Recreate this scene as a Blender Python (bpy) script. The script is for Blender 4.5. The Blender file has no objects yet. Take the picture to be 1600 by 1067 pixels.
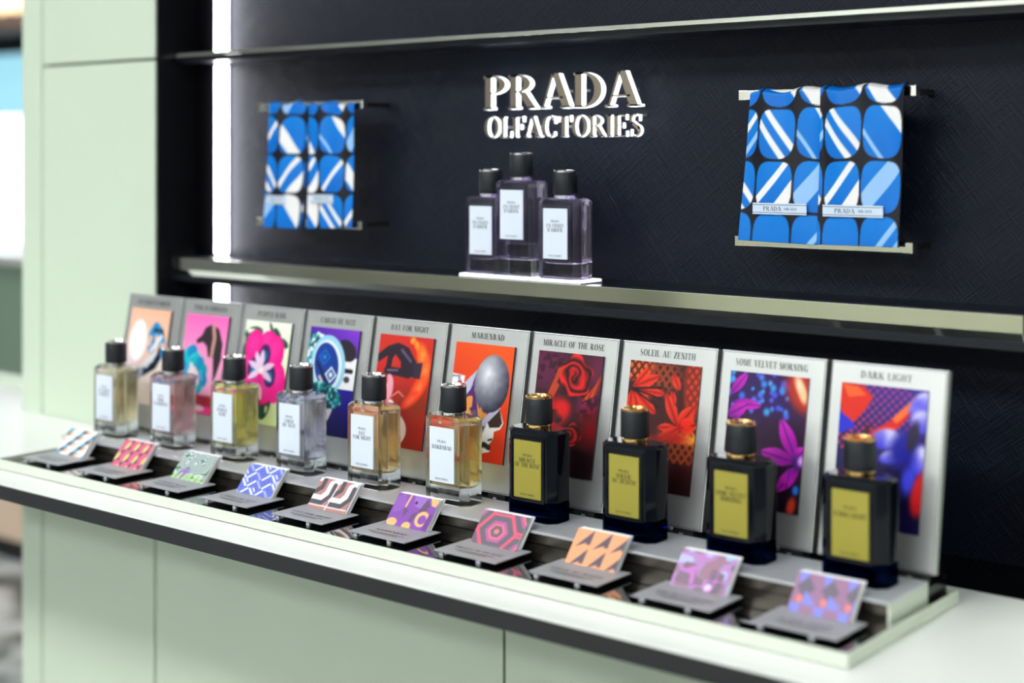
import bpy, bmesh, math, random
import numpy as np
from mathutils import Vector

random.seed(4)
rng = np.random.default_rng(7)
scn = bpy.context.scene
COL = scn.collection

# ------------------------------------------------------------------ camera
U = 0.125                       # one display bay (card pitch) in metres
CAM = (1.1, 0.0, 1.346)
cam_d = bpy.data.cameras.new('camera')
cam = bpy.data.objects.new('camera', cam_d); COL.objects.link(cam)
cam.location = CAM
cam.rotation_euler = (math.pi / 2, 0, math.radians(38.894))
cam_d.sensor_width = 36.0
cam_d.lens = 2325.0 / 1600.0 * 36.0
cam_d.shift_y = -(533.5 - 239.0) / 1600.0
cam_d.clip_start = 0.02
cam_d.dof.use_dof = True
cam_d.dof.focus_distance = 1.675
cam_d.dof.aperture_fstop = 2.2
scn.camera = cam

# ------------------------------------------------------------------ world, exposure
world = bpy.data.worlds.new('world'); scn.world = world
world.use_nodes = True
world.node_tree.nodes['Background'].inputs['Color'].default_value = (0.9, 0.95, 1.0, 1)
world.node_tree.nodes['Background'].inputs['Strength'].default_value = 0.15
vs = scn.view_settings
vs.view_transform = 'Standard'; vs.look = 'None'; vs.gamma = 1.0; vs.use_curve_mapping = False
vs.exposure = 0.62
scn.cycles.max_bounces = 14
scn.cycles.transmission_bounces = 12
scn.cycles.glossy_bounces = 6
scn.cycles.diffuse_bounces = 4
scn.cycles.caustics_reflective = False
scn.cycles.blur_glossy = 0.6
scn.cycles.sample_clamp_indirect = 6.0

PANEL_LIGHT = 13.0              # ceiling panels of the shop
STRIP_LIGHT = 12.0               # vertical light strip in the niche


def W(X, Y, Z):                 # bay units seen from the camera -> metres
    return Vector((X * U + CAM[0], Y * U, Z * U + CAM[2]))


# ------------------------------------------------------------------ materials
def lin(c):
    out = []
    for v in c:
        v = v / 255.0
        out.append(v / 12.92 if v <= 0.04045 else ((v + 0.055) / 1.055) ** 2.4)
    return out


MATS = {}


def mat(name, rgb=(200, 200, 200), rough=0.5, metal=0.0, spec=0.5, coat=0.0, emit=None, estr=0.0,
        noise=0.0, nscale=60.0, trans=0.0, ior=1.45):
    if name in MATS:
        return MATS[name]
    m = bpy.data.materials.new(name); m.use_nodes = True
    nt = m.node_tree; b = nt.nodes['Principled BSDF']
    c = lin(rgb) + [1]
    b.inputs['Base Color'].default_value = c
    b.inputs['Roughness'].default_value = rough
    b.inputs['Metallic'].default_value = metal
    b.inputs['Specular IOR Level'].default_value = spec
    b.inputs['Coat Weight'].default_value = coat
    b.inputs['Transmission Weight'].default_value = trans
    b.inputs['IOR'].default_value = ior
    if emit:
        b.inputs['Emission Color'].default_value = lin(emit) + [1]
        b.inputs['Emission Strength'].default_value = estr
    if noise > 0:
        tc = nt.nodes.new('ShaderNodeTexCoord')
        n = nt.nodes.new('ShaderNodeTexNoise'); n.inputs['Scale'].default_value = nscale
        n.inputs['Detail'].default_value = 4
        nt.links.new(tc.outputs['Object'], n.inputs['Vector'])
        mx = nt.nodes.new('ShaderNodeMix'); mx.data_type = 'RGBA'
        mx.inputs['A'].default_value = [v * (1 - noise) for v in c[:3]] + [1]
        mx.inputs['B'].default_value = [min(1, v * (1 + noise)) for v in c[:3]] + [1]
        nt.links.new(n.outputs['Fac'], mx.inputs['Factor'])
        nt.links.new(mx.outputs['Result'], b.inputs['Base Color'])
        mr = nt.nodes.new('ShaderNodeMapRange')
        mr.inputs['To Min'].default_value = max(0.02, rough - 0.06); mr.inputs['To Max'].default_value = min(1, rough + 0.06)
        nt.links.new(n.outputs['Fac'], mr.inputs['Value'])
        nt.links.new(mr.outputs['Result'], b.inputs['Roughness'])
    MATS[name] = m
    return m


def glass_mat(name, rgb, ior=1.45, rough=0.0, clear=0.10):
    if name in MATS:
        return MATS[name]
    m = bpy.data.materials.new(name); m.use_nodes = True
    nt = m.node_tree
    for n in list(nt.nodes):
        nt.nodes.remove(n)
    o = nt.nodes.new('ShaderNodeOutputMaterial'); g = nt.nodes.new('ShaderNodeBsdfGlass')
    g.inputs['Color'].default_value = lin(rgb) + [1]
    g.inputs['IOR'].default_value = ior; g.inputs['Roughness'].default_value = rough
    t_ = nt.nodes.new('ShaderNodeBsdfTransparent'); t_.inputs['Color'].default_value = lin(rgb) + [1]
    mx = nt.nodes.new('ShaderNodeMixShader'); mx.inputs['Fac'].default_value = clear
    nt.links.new(g.outputs['BSDF'], mx.inputs[1]); nt.links.new(t_.outputs['BSDF'], mx.inputs[2])
    nt.links.new(mx.outputs['Shader'], o.inputs['Surface'])
    MATS[name] = m
    return m


def print_mat():
    if 'print' in MATS:
        return MATS['print']
    m = bpy.data.materials.new('print'); m.use_nodes = True
    nt = m.node_tree; b = nt.nodes['Principled BSDF']
    a = nt.nodes.new('ShaderNodeVertexColor'); a.layer_name = 'ink'
    nt.links.new(a.outputs['Color'], b.inputs['Base Color'])
    b.inputs['Roughness'].default_value = 0.38
    b.inputs['Specular IOR Level'].default_value = 0.3
    MATS['print'] = m
    return m


def saffiano_mat():
    """dark navy leather panel with diagonal cross-grain"""
    m = bpy.data.materials.new('saffiano'); m.use_nodes = True
    nt = m.node_tree; b = nt.nodes['Principled BSDF']
    b.inputs['Base Color'].default_value = lin((9, 16, 32)) + [1]
    b.inputs['Roughness'].default_value = 0.45
    b.inputs['Specular IOR Level'].default_value = 0.2
    tc = nt.nodes.new('ShaderNodeTexCoord')
    fac = []
    for ang in (38, -52):
        mp = nt.nodes.new('ShaderNodeMapping')
        mp.inputs['Rotation'].default_value = (0, math.radians(ang), 0)
        mp2 = nt.nodes.new('ShaderNodeMapping')
        mp2.inputs['Scale'].default_value = (26, 26, 640)
        n = nt.nodes.new('ShaderNodeTexNoise'); n.inputs['Scale'].default_value = 1.0
        n.inputs['Detail'].default_value = 1.5
        nt.links.new(tc.outputs['Object'], mp.inputs['Vector'])
        nt.links.new(mp.outputs['Vector'], mp2.inputs['Vector'])
        nt.links.new(mp2.outputs['Vector'], n.inputs['Vector'])
        fac.append(n)
    mx = nt.nodes.new('ShaderNodeMath'); mx.operation = 'MAXIMUM'
    nt.links.new(fac[0].outputs['Fac'], mx.inputs[0]); nt.links.new(fac[1].outputs['Fac'], mx.inputs[1])
    bp = nt.nodes.new('ShaderNodeBump'); bp.inputs['Strength'].default_value = 0.9
    bp.inputs['Distance'].default_value = 0.0012
    nt.links.new(mx.outputs['Value'], bp.inputs['Height'])
    nt.links.new(bp.outputs['Normal'], b.inputs['Normal'])
    MATS['saffiano'] = m
    return m


def marble_mat():
    m = bpy.data.materials.new('floor_marble'); m.use_nodes = True
    nt = m.node_tree; b = nt.nodes['Principled BSDF']
    tc = nt.nodes.new('ShaderNodeTexCoord')
    n = nt.nodes.new('ShaderNodeTexNoise'); n.inputs['Scale'].default_value = 2.2; n.inputs['Detail'].default_value = 8
    n.inputs['Distortion'].default_value = 1.6
    cr = nt.nodes.new('ShaderNodeValToRGB')
    cr.color_ramp.elements[0].position = 0.42; cr.color_ramp.elements[0].color = lin((70, 78, 72)) + [1]
    cr.color_ramp.elements[1].position = 0.56; cr.color_ramp.elements[1].color = lin((222, 223, 222)) + [1]
    nt.links.new(tc.outputs['Object'], n.inputs['Vector']); nt.links.new(n.outputs['Fac'], cr.inputs['Fac'])
    nt.links.new(cr.outputs['Color'], b.inputs['Base Color'])
    b.inputs['Roughness'].default_value = 0.25
    return m


M_GREEN = mat('sage_lacquer', (203, 216, 196), 0.38, noise=0.012, nscale=8)
M_SEAM = mat('seam_shadow_gap', (70, 92, 74), 0.7)
M_WHITE = mat('solid_surface_white', (250, 251, 247), 0.32, noise=0.01, nscale=5)
M_BLACK = mat('black_edge', (30, 31, 33), 0.45, noise=0.05, nscale=20)
M_BLACKGLOSS = mat('black_gloss', (6, 7, 9), 0.12)
M_MIRROR = mat('black_mirror', (10, 11, 13), 0.03, spec=1.0, coat=1.0)
M_TRAY = mat('tray_acrylic', (214, 222, 206), 0.25)
M_STEEL = mat('brushed_steel', (204, 206, 211), 0.36, metal=0.3, noise=0.03, nscale=90)
M_BRONZE = mat('dark_bronze', (112, 106, 98), 0.25, metal=0.9)
M_CHROME = mat('chrome', (226, 226, 220), 0.09, metal=1.0)
M_SILVERCARD = mat('silver_card', (206, 207, 207), 0.34, metal=0.8, noise=0.015, nscale=40)
M_CARDEDGE = mat('card_edge', (44, 44, 46), 0.4)
M_PLATE = mat('frosted_plate', (182, 182, 187), 0.45, metal=0.2)
M_INK = mat('ink_black', (22, 22, 24), 0.55)
M_INKGREY = mat('ink_grey', (96, 100, 108), 0.55)
M_PAPER = mat('white_paper', (232, 232, 232), 0.6)
M_LABEL = mat('label_white', (222, 231, 246), 0.5)
M_GOLDLABEL = mat('label_gold', (170, 160, 68), 0.42, metal=0.35)
M_LEATHER = mat('cap_leather', (24, 28, 34), 0.5, noise=0.25, nscale=900)
M_GOLD = mat('gold_metal', (232, 190, 120), 0.14, metal=1.0)
M_SILVER = mat('silver_metal', (225, 225, 225), 0.14, metal=1.0)
M_NAVYGLASS = mat('navy_glass', (7, 11, 20), 0.06, spec=0.32)
M_BLUEBASE = glass_mat('blue_base_glass', (44, 78, 132), 1.45, clear=0.1)
M_CLEAR = glass_mat('clear_glass', (250, 252, 252), 1.45)
M_LILACGLASS = glass_mat('lilac_glass', (247, 244, 253), 1.45)
M_SAFF = saffiano_mat()
M_STRIP = mat('light_strip', (255, 255, 255), 0.5, emit=(250, 250, 255), estr=STRIP_LIGHT)


# ------------------------------------------------------------------ mesh helpers
class MB:
    def __init__(self):
        self.v = []; self.f = []; self.mi = []

    def add(self, verts, faces, mi=0):
        o = len(self.v); self.v += [tuple(p) for p in verts]
        for f in faces:
            self.f.append([o + i for i in f]); self.mi.append(mi)
        return self

    def box(self, x0, x1, y0, y1, z0, z1, mi=0):
        vs_ = [(x0, y0, z0), (x1, y0, z0), (x1, y1, z0), (x0, y1, z0), (x0, y0, z1), (x1, y0, z1), (x1, y1, z1), (x0, y1, z1)]
        return self.add(vs_, [(3, 2, 1, 0), (4, 5, 6, 7), (0, 1, 5, 4), (1, 2, 6, 5), (2, 3, 7, 6), (3, 0, 4, 7)], mi)

    def extrude_xz(self, pts, y0, y1, mi=0, side_mi=None):
        """polygon in x,z (ccw seen from -y) extruded from y0 (front) to y1 (back)"""
        n = len(pts)
        side_mi = mi if side_mi is None else side_mi
        o = len(self.v)
        self.v += [(x, y0, z) for x, z in pts] + [(x, y1, z) for x, z in pts]
        self.f.append([o + i for i in range(n)]); self.mi.append(mi)
        self.f.append([o + n + i for i in reversed(range(n))]); self.mi.append(mi)
        for i in range(n):
            j = (i + 1) % n
            self.f.append([o + i, o + n + i, o + n + j, o + j]); self.mi.append(side_mi)
        return self

    def rings(self, rings, cap=True, mi=0):
        n = len(rings[0]); o = len(self.v)
        for r in rings:
            self.v += [tuple(p) for p in r]
        for k in range(len(rings) - 1):
            for i in range(n):
                j = (i + 1) % n
                self.f.append([o + k * n + i, o + k * n + j, o + (k + 1) * n + j, o + (k + 1) * n + i]); self.mi.append(mi)
        if cap:
            self.f.append([o + i for i in reversed(range(n))]); self.mi.append(mi)
            self.f.append([o + (len(rings) - 1) * n + i for i in range(n)]); self.mi.append(mi)
        return self

    def lathe(self, prof, n=40, mi=0, cap=True):
        return self.rings([[(r * math.cos(2 * math.pi * i / n), r * math.sin(2 * math.pi * i / n), z) for i in range(n)] for r, z in prof], cap, mi)

    def mesh(self, name, mats, smooth=False, bevel=0.0, bseg=2):
        me = bpy.data.meshes.new(name)
        me.from_pydata(self.v, [], self.f)
        for m in (mats if isinstance(mats, (list, tuple)) else [mats]):
            me.materials.append(m)
        me.polygons.foreach_set('material_index', self.mi)
        if bevel > 0:
            bm = bmesh.new(); bm.from_mesh(me)
            bmesh.ops.remove_doubles(bm, verts=bm.verts, dist=1e-6)
            es = [e for e in bm.edges if len(e.link_faces) == 2 and e.calc_face_angle(0) > 0.5]
            bmesh.ops.bevel(bm, geom=es, offset=bevel, segments=bseg, profile=0.6, affect='EDGES', clamp_overlap=True)
            bm.to_mesh(me); bm.free()
        if smooth:
            me.polygons.foreach_set('use_smooth', [True] * len(me.polygons))
            try:
                me.set_sharp_from_angle(angle=math.radians(38))
            except Exception:
                pass
        me.update()
        return me

    def obj(self, name, mats, parent=None, loc=(0, 0, 0), smooth=False, bevel=0.0, bseg=2):
        return link(name, self.mesh(name, mats, smooth, bevel, bseg), parent, loc)


def link(name, me, parent=None, loc=(0, 0, 0)):
    o = bpy.data.objects.new(name, me); COL.objects.link(o)
    o.location = loc
    if parent is not None:
        o.parent = parent
    return o


def tag(o, label, cat, group=None, kind=None):
    if label: o['label'] = label
    if cat: o['category'] = cat
    if group: o['group'] = group
    if kind: o['kind'] = kind
    return o


def thing(name, loc, label, cat, group=None, rot=(0, 0, 0)):
    o = bpy.data.objects.new(name, None); COL.objects.link(o)
    o.location = loc; o.rotation_euler = rot; o.empty_display_size = 0.02
    return tag(o, label, cat, group)


def struct(o, label, cat='structure'):
    o['kind'] = 'structure'; o['label'] = label; o['category'] = cat
    return o


# ------------------------------------------------------------------ lettering (high-contrast serif capitals drawn here)
def arc_strip(cx, cy, rx, ry, irx, iry, a0, a1, n=18, icx=None):
    icx = cx if icx is None else icx
    quads = []
    for k in range(n):
        t0 = math.radians(a0 + (a1 - a0) * k / n); t1 = math.radians(a0 + (a1 - a0) * (k + 1) / n)
        q = [(icx + irx * math.cos(t0), cy + iry * math.sin(t0)), (cx + rx * math.cos(t0), cy + ry * math.sin(t0)),
             (cx + rx * math.cos(t1), cy + ry * math.sin(t1)), (icx + irx * math.cos(t1), cy + iry * math.sin(t1))]
        quads.append(q)
    return quads


def rc(x0, y0, x1, y1):
    return [(x0, y0), (x1, y0), (x1, y1), (x0, y1)]


TH, TN, SE = 0.19, 0.06, 0.05     # thick stem, hairline, serif reach


def serif(x0, x1, y):              # slab under or over a stem
    return rc(x0 - SE, y, x1 + SE, y + TN) if y < 0.5 else rc(x0 - SE, y - TN, x1 + SE, y)


def build_glyphs():
    g = {}
    st = lambda x, w=TH: [rc(x, 0, x + w, 1), serif(x, x + w, 0), serif(x, x + w, 1)]
    g['I'] = (st(0.06), 0.34)
    g['P'] = (st(0.06) + arc_strip(0.26, 0.73, 0.42, 0.27, 0.22, 0.215, -90, 90) + [rc(0.2, 0.945, 0.28, 1), rc(0.2, 0.46, 0.28, 0.515)], 0.74)
    g['R'] = (st(0.06) + arc_strip(0.26, 0.74, 0.40, 0.26, 0.20, 0.205, -90, 90) + [rc(0.2, 0.945, 0.28, 1), rc(0.2, 0.48, 0.34, 0.535),
              [(0.30, 0.50), (0.52, 0.50), (0.84, 0), (0.60, 0)], rc(0.58, 0, 0.9, TN)], 0.9)
    g['B'] = (st(0.06) + arc_strip(0.26, 0.76, 0.36, 0.24, 0.17, 0.185, -90, 90) + arc_strip(0.26, 0.26, 0.42, 0.26, 0.22, 0.205, -90, 90)
              + [rc(0.2, 0.945, 0.28, 1), rc(0.2, 0.0, 0.28, 0.055), rc(0.2, 0.48, 0.28, 0.55)], 0.76)
    g['D'] = (st(0.06) + arc_strip(0.28, 0.5, 0.52, 0.5, 0.31, 0.445, -90, 90) + [rc(0.2, 0.945, 0.3, 1), rc(0.2, 0, 0.3, 0.055)], 0.86)
    g['A'] = ([[(0.36, 1), (0.56, 1), (0.90, 0), (0.67, 0)], [(0.36, 1), (0.43, 1), (0.14, 0), (0.08, 0)], rc(0.2, 0.28, 0.68, 0.335),
               rc(0.0, 0, 0.24, TN), rc(0.60, 0, 0.96, TN)], 0.94)
    g['V'] = ([[(0.05, 1), (0.28, 1), (0.56, 0), (0.40, 0)], [(0.76, 1), (0.82, 1), (0.52, 0), (0.46, 0)], rc(0.0, 1 - TN, 0.34, 1), rc(0.66, 1 - TN, 0.9, 1)], 0.88)
    g['O'] = (arc_strip(0.45, 0.5, 0.43, 0.52, 0.22, 0.465, 0, 360, 36), 0.9)
    g['C'] = (arc_strip(0.45, 0.5, 0.43, 0.52, 0.22, 0.465, 48, 312, 28) + [rc(0.68, 0.64, 0.74, 0.98), rc(0.66, 0.06, 0.71, 0.25)], 0.8)
    g['G'] = (arc_strip(0.45, 0.5, 0.43, 0.52, 0.22, 0.465, 48, 318, 28) + [rc(0.68, 0.64, 0.74, 0.98), rc(0.62, 0.05, 0.80, 0.42), rc(0.54, 0.40, 0.88, 0.455)], 0.9)
    g['E'] = (st(0.06) + [rc(0.2, 0.945, 0.66, 1), rc(0.2, 0, 0.68, 0.055), rc(0.2, 0.48, 0.5, 0.535), rc(0.60, 0.76, 0.66, 1), rc(0.62, 0, 0.68, 0.25), rc(0.46, 0.38, 0.51, 0.63)], 0.74)
    g['F'] = (st(0.06) + [rc(0.2, 0.945, 0.64, 1), rc(0.2, 0.47, 0.5, 0.525), rc(0.58, 0.74, 0.64, 1), rc(0.46, 0.37, 0.51, 0.62)], 0.68)
    g['L'] = (st(0.06) + [rc(0.2, 0, 0.64, 0.055), rc(0.58, 0, 0.64, 0.28)], 0.68)
    g['H'] = (st(0.06) + st(0.58) + [rc(0.2, 0.47, 0.6, 0.53)], 0.86)
    g['T'] = ([rc(0.3, 0, 0.5, 1), serif(0.3, 0.5, 0), rc(0.03, 0.945, 0.77, 1), rc(0.03, 0.72, 0.08, 1), rc(0.72, 0.72, 0.77, 1)], 0.8)
    g['N'] = ([rc(0.1, 0, 0.155, 1), rc(0.02, 0, 0.26, TN), rc(0.66, 0, 0.715, 1), rc(0.56, 0.945, 0.82, 1), [(0.02, 1), (0.26, 1), (0.715, 0), (0.52, 0)]], 0.84)
    g['M'] = ([rc(0.1, 0, 0.155, 1), rc(0.02, 0, 0.26, TN), rc(0.76, 0, 0.96, 1), serif(0.76, 0.96, 0), [(0.04, 1), (0.27, 1), (0.56, 0), (0.42, 0)],
               [(0.78, 1), (0.84, 1), (0.54, 0), (0.48, 0)], rc(0.78, 0.945, 1.02, 1)], 1.06)
    g['U'] = ([rc(0.06, 0.3, 0.26, 1), serif(0.06, 0.26, 1), rc(0.66, 0.3, 0.715, 1), rc(0.57, 0.945, 0.81, 1)] + arc_strip(0.388, 0.3, 0.327, 0.31, 0.2, 0.25, 180, 360, 16, 0.46), 0.84)
    g['S'] = (arc_strip(0.35, 0.75, 0.27, 0.27, 0.14, 0.215, 60, 230, 14) + [[(0.10, 0.62), (0.26, 0.70), (0.62, 0.40), (0.50, 0.26)]]
              + arc_strip(0.37, 0.27, 0.29, 0.29, 0.15, 0.235, -120, 60, 14) + [rc(0.52, 0.7, 0.57, 1), rc(0.10, 0, 0.15, 0.32)], 0.72)
    g['K'] = (st(0.06) + [[(0.62, 1), (0.70, 1), (0.30, 0.44), (0.24, 0.46)], [(0.34, 0.60), (0.50, 0.66), (0.86, 0), (0.62, 0)], rc(0.56, 0, 0.92, TN), rc(0.54, 0.945, 0.8, 1)], 0.9)
    g['Y'] = ([rc(0.34, 0, 0.54, 0.46), serif(0.34, 0.54, 0), [(0.03, 1), (0.27, 1), (0.54, 0.44), (0.34, 0.44)], [(0.76, 1), (0.82, 1), (0.52, 0.44), (0.46, 0.44)], rc(0, 0.945, 0.34, 1), rc(0.66, 0.945, 0.9, 1)], 0.86)
    g['Z'] = ([rc(0.06, 0.945, 0.7, 1), rc(0.04, 0, 0.72, 0.055), [(0.46, 0.96), (0.70, 0.96), (0.30, 0.04), (0.06, 0.04)], rc(0.06, 0.74, 0.11, 1), rc(0.67, 0, 0.72, 0.26)], 0.76)
    g["'"] = ([[(0.06, 1), (0.2, 1), (0.13, 0.7), (0.1, 0.7)]], 0.24)
    g['.'] = (arc_strip(0.2, 0.5, 0.13, 0.13, 0.001, 0.001, 0, 360, 10), 0.4)
    g[' '] = ([], 0.42)
    return g


GL = build_glyphs()


def text_polys(s, h, width=None, track=0.06):
    """polygons centred on x, baseline at 0"""
    out = []; x = 0.0
    for ch in s:
        polys, adv = GL[ch]
        out.append([[(px + x, py) for px, py in p] for p in polys]); x += adv + track
    x -= track
    sx = h if width is None else width / x
    return [[[((px - x / 2) * sx, py * h) for px, py in p] for p in l] for l in out]


def text_mesh(mb, s, h, cx, cz, y, width=None, track=0.06, mi=0):
    """flat printed letters on a plane facing -y"""
    for l in text_polys(s, h, width, track):
        for p in l:
            mb.add([(cx + a, y, cz + b) for a, b in p], [list(range(len(p)))], mi)


# ------------------------------------------------------------------ printed pictures (ink colours worked out per grid point)
class Paint:
    SS = 3

    def __init__(self, w, h, aspect, bg):
        self.w, self.h = w, h
        W_, H_ = w * self.SS, h * self.SS
        self.x, self.y = np.meshgrid((np.arange(W_) + .5) / W_, (np.arange(H_) + .5) / H_ * aspect)
        self.c = np.zeros((H_, W_, 3)); self.c[:] = bg
        self.asp = aspect

    def noise(self, sc, seed=0):
        r = np.random.default_rng(seed); g = r.random((64, 64))
        X = self.x * sc; Y = self.y * sc
        xi = np.floor(X).astype(int); yi = np.floor(Y).astype(int); fx = X - xi; fy = Y - yi
        fx = fx * fx * (3 - 2 * fx); fy = fy * fy * (3 - 2 * fy)
        G = lambda a, b: g[a % 64, b % 64]
        return (G(yi, xi) * (1 - fx) + G(yi, xi + 1) * fx) * (1 - fy) + (G(yi + 1, xi) * (1 - fx) + G(yi + 1, xi + 1) * fx) * fy

    def over(self, m, col, a=1.0):
        m = np.asarray(m, float)[..., None] * a
        self.c = self.c * (1 - m) + np.asarray(col, float) * m
        return self

    def grad(self, m, c0, c1, t):
        t = np.clip(t, 0, 1)[..., None]
        m = np.asarray(m, float)[..., None]
        self.c = self.c * (1 - m) + (np.asarray(c0, float) * (1 - t) + np.asarray(c1, float) * t) * m
        return self

    def ell(self, cx, cy, rx, ry, ang=0.0, soft=0.0):
        a = math.radians(ang); dx = self.x - cx; dy = self.y - cy
        u = (dx * math.cos(a) + dy * math.sin(a)) / rx; v = (-dx * math.sin(a) + dy * math.cos(a)) / ry
        d = np.sqrt(u * u + v * v)
        if soft:
            return np.clip((1 + soft - d) / (2 * soft), 0, 1)
        return (d < 1).astype(float)

    def poly(self, pts):
        m = np.zeros(self.x.shape, bool); n = len(pts)
        for i in range(n):
            (x0, y0), (x1, y1) = pts[i], pts[(i + 1) % n]
            if y0 == y1:
                continue
            c = ((self.y >= min(y0, y1)) & (self.y < max(y0, y1)))
            m ^= c & (self.x < (self.y - y0) / (y1 - y0) * (x1 - x0) + x0)
        return m.astype(float)

    def stroke(self, pts, wd, wd2=None):
        m = np.zeros(self.x.shape); n = len(pts) - 1
        for i in range(n):
            (x0, y0), (x1, y1) = pts[i], pts[i + 1]
            dx, dy = x1 - x0, y1 - y0; L = dx * dx + dy * dy + 1e-9
            t = np.clip(((self.x - x0) * dx + (self.y - y0) * dy) / L, 0, 1)
            d = np.hypot(self.x - x0 - t * dx, self.y - y0 - t * dy)
            w = wd if wd2 is None else wd + (wd2 - wd) * ((i + t) / n)
            m = np.maximum(m, (d < w).astype(float))
        return m

    def petal(self, x, y, L, wdt, ang):
        a = math.radians(ang); dx = self.x - x; dy = self.y - y
        u = (dx * math.cos(a) + dy * math.sin(a)) / L; v = (-dx * math.sin(a) + dy * math.cos(a)) / wdt
        return ((u > 0) & (u < 1) & (np.abs(v) < np.sin(np.clip(u, 0, 1) * math.pi) ** 0.8)).astype(float), u, v

    def out(self):
        c = self.c.reshape(self.h, self.SS, self.w, self.SS, 3).mean((1, 3))
        c = np.clip(c / 255.0, 0, 1)
        return np.where(c <= 0.04045, c / 12.92, ((c + 0.055) / 1.055) ** 2.4)


def printed(name, rgb, width, height, parent, y, x0=None, z0=0.0, deform=None):
    """grid facing -y carrying ink colours (row 0 on top)"""
    h, w, _ = rgb.shape
    xs = np.linspace(0, 1, w); zs = np.linspace(1, 0, h)
    gx, gz = np.meshgrid(xs, zs)
    if deform is None:
        x0 = -width / 2 if x0 is None else x0
        co = np.stack([x0 + gx * width, np.full_like(gx, y), z0 + gz * height], -1)
    else:
        co = deform(gx, gz)
    idx = np.arange(h * w).reshape(h, w)
    quads = np.stack([idx[1:, :-1], idx[1:, 1:], idx[:-1, 1:], idx[:-1, :-1]], -1).reshape(-1, 4)
    me = bpy.data.meshes.new(name)
    me.vertices.add(h * w); me.vertices.foreach_set('co', co.astype(np.float32).ravel())
    me.loops.add(quads.size); me.loops.foreach_set('vertex_index', quads.astype(np.int32).ravel())
    me.polygons.add(len(quads)); me.polygons.foreach_set('loop_start', np.arange(0, quads.size, 4, dtype=np.int32))
    me.polygons.foreach_set('loop_total', np.full(len(quads), 4, dtype=np.int32))
    me.update(calc_edges=True)
    a = me.color_attributes.new('ink', 'FLOAT_COLOR', 'POINT')
    a.data.foreach_set('color', np.concatenate([rgb.reshape(-1, 3), np.ones((h * w, 1))], 1).astype(np.float32).ravel())
    me.materials.append(print_mat())
    me.polygons.foreach_set('use_smooth', [True] * len(me.polygons))
    return link(name, me, parent)


AW, AH = 80, 120


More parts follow.
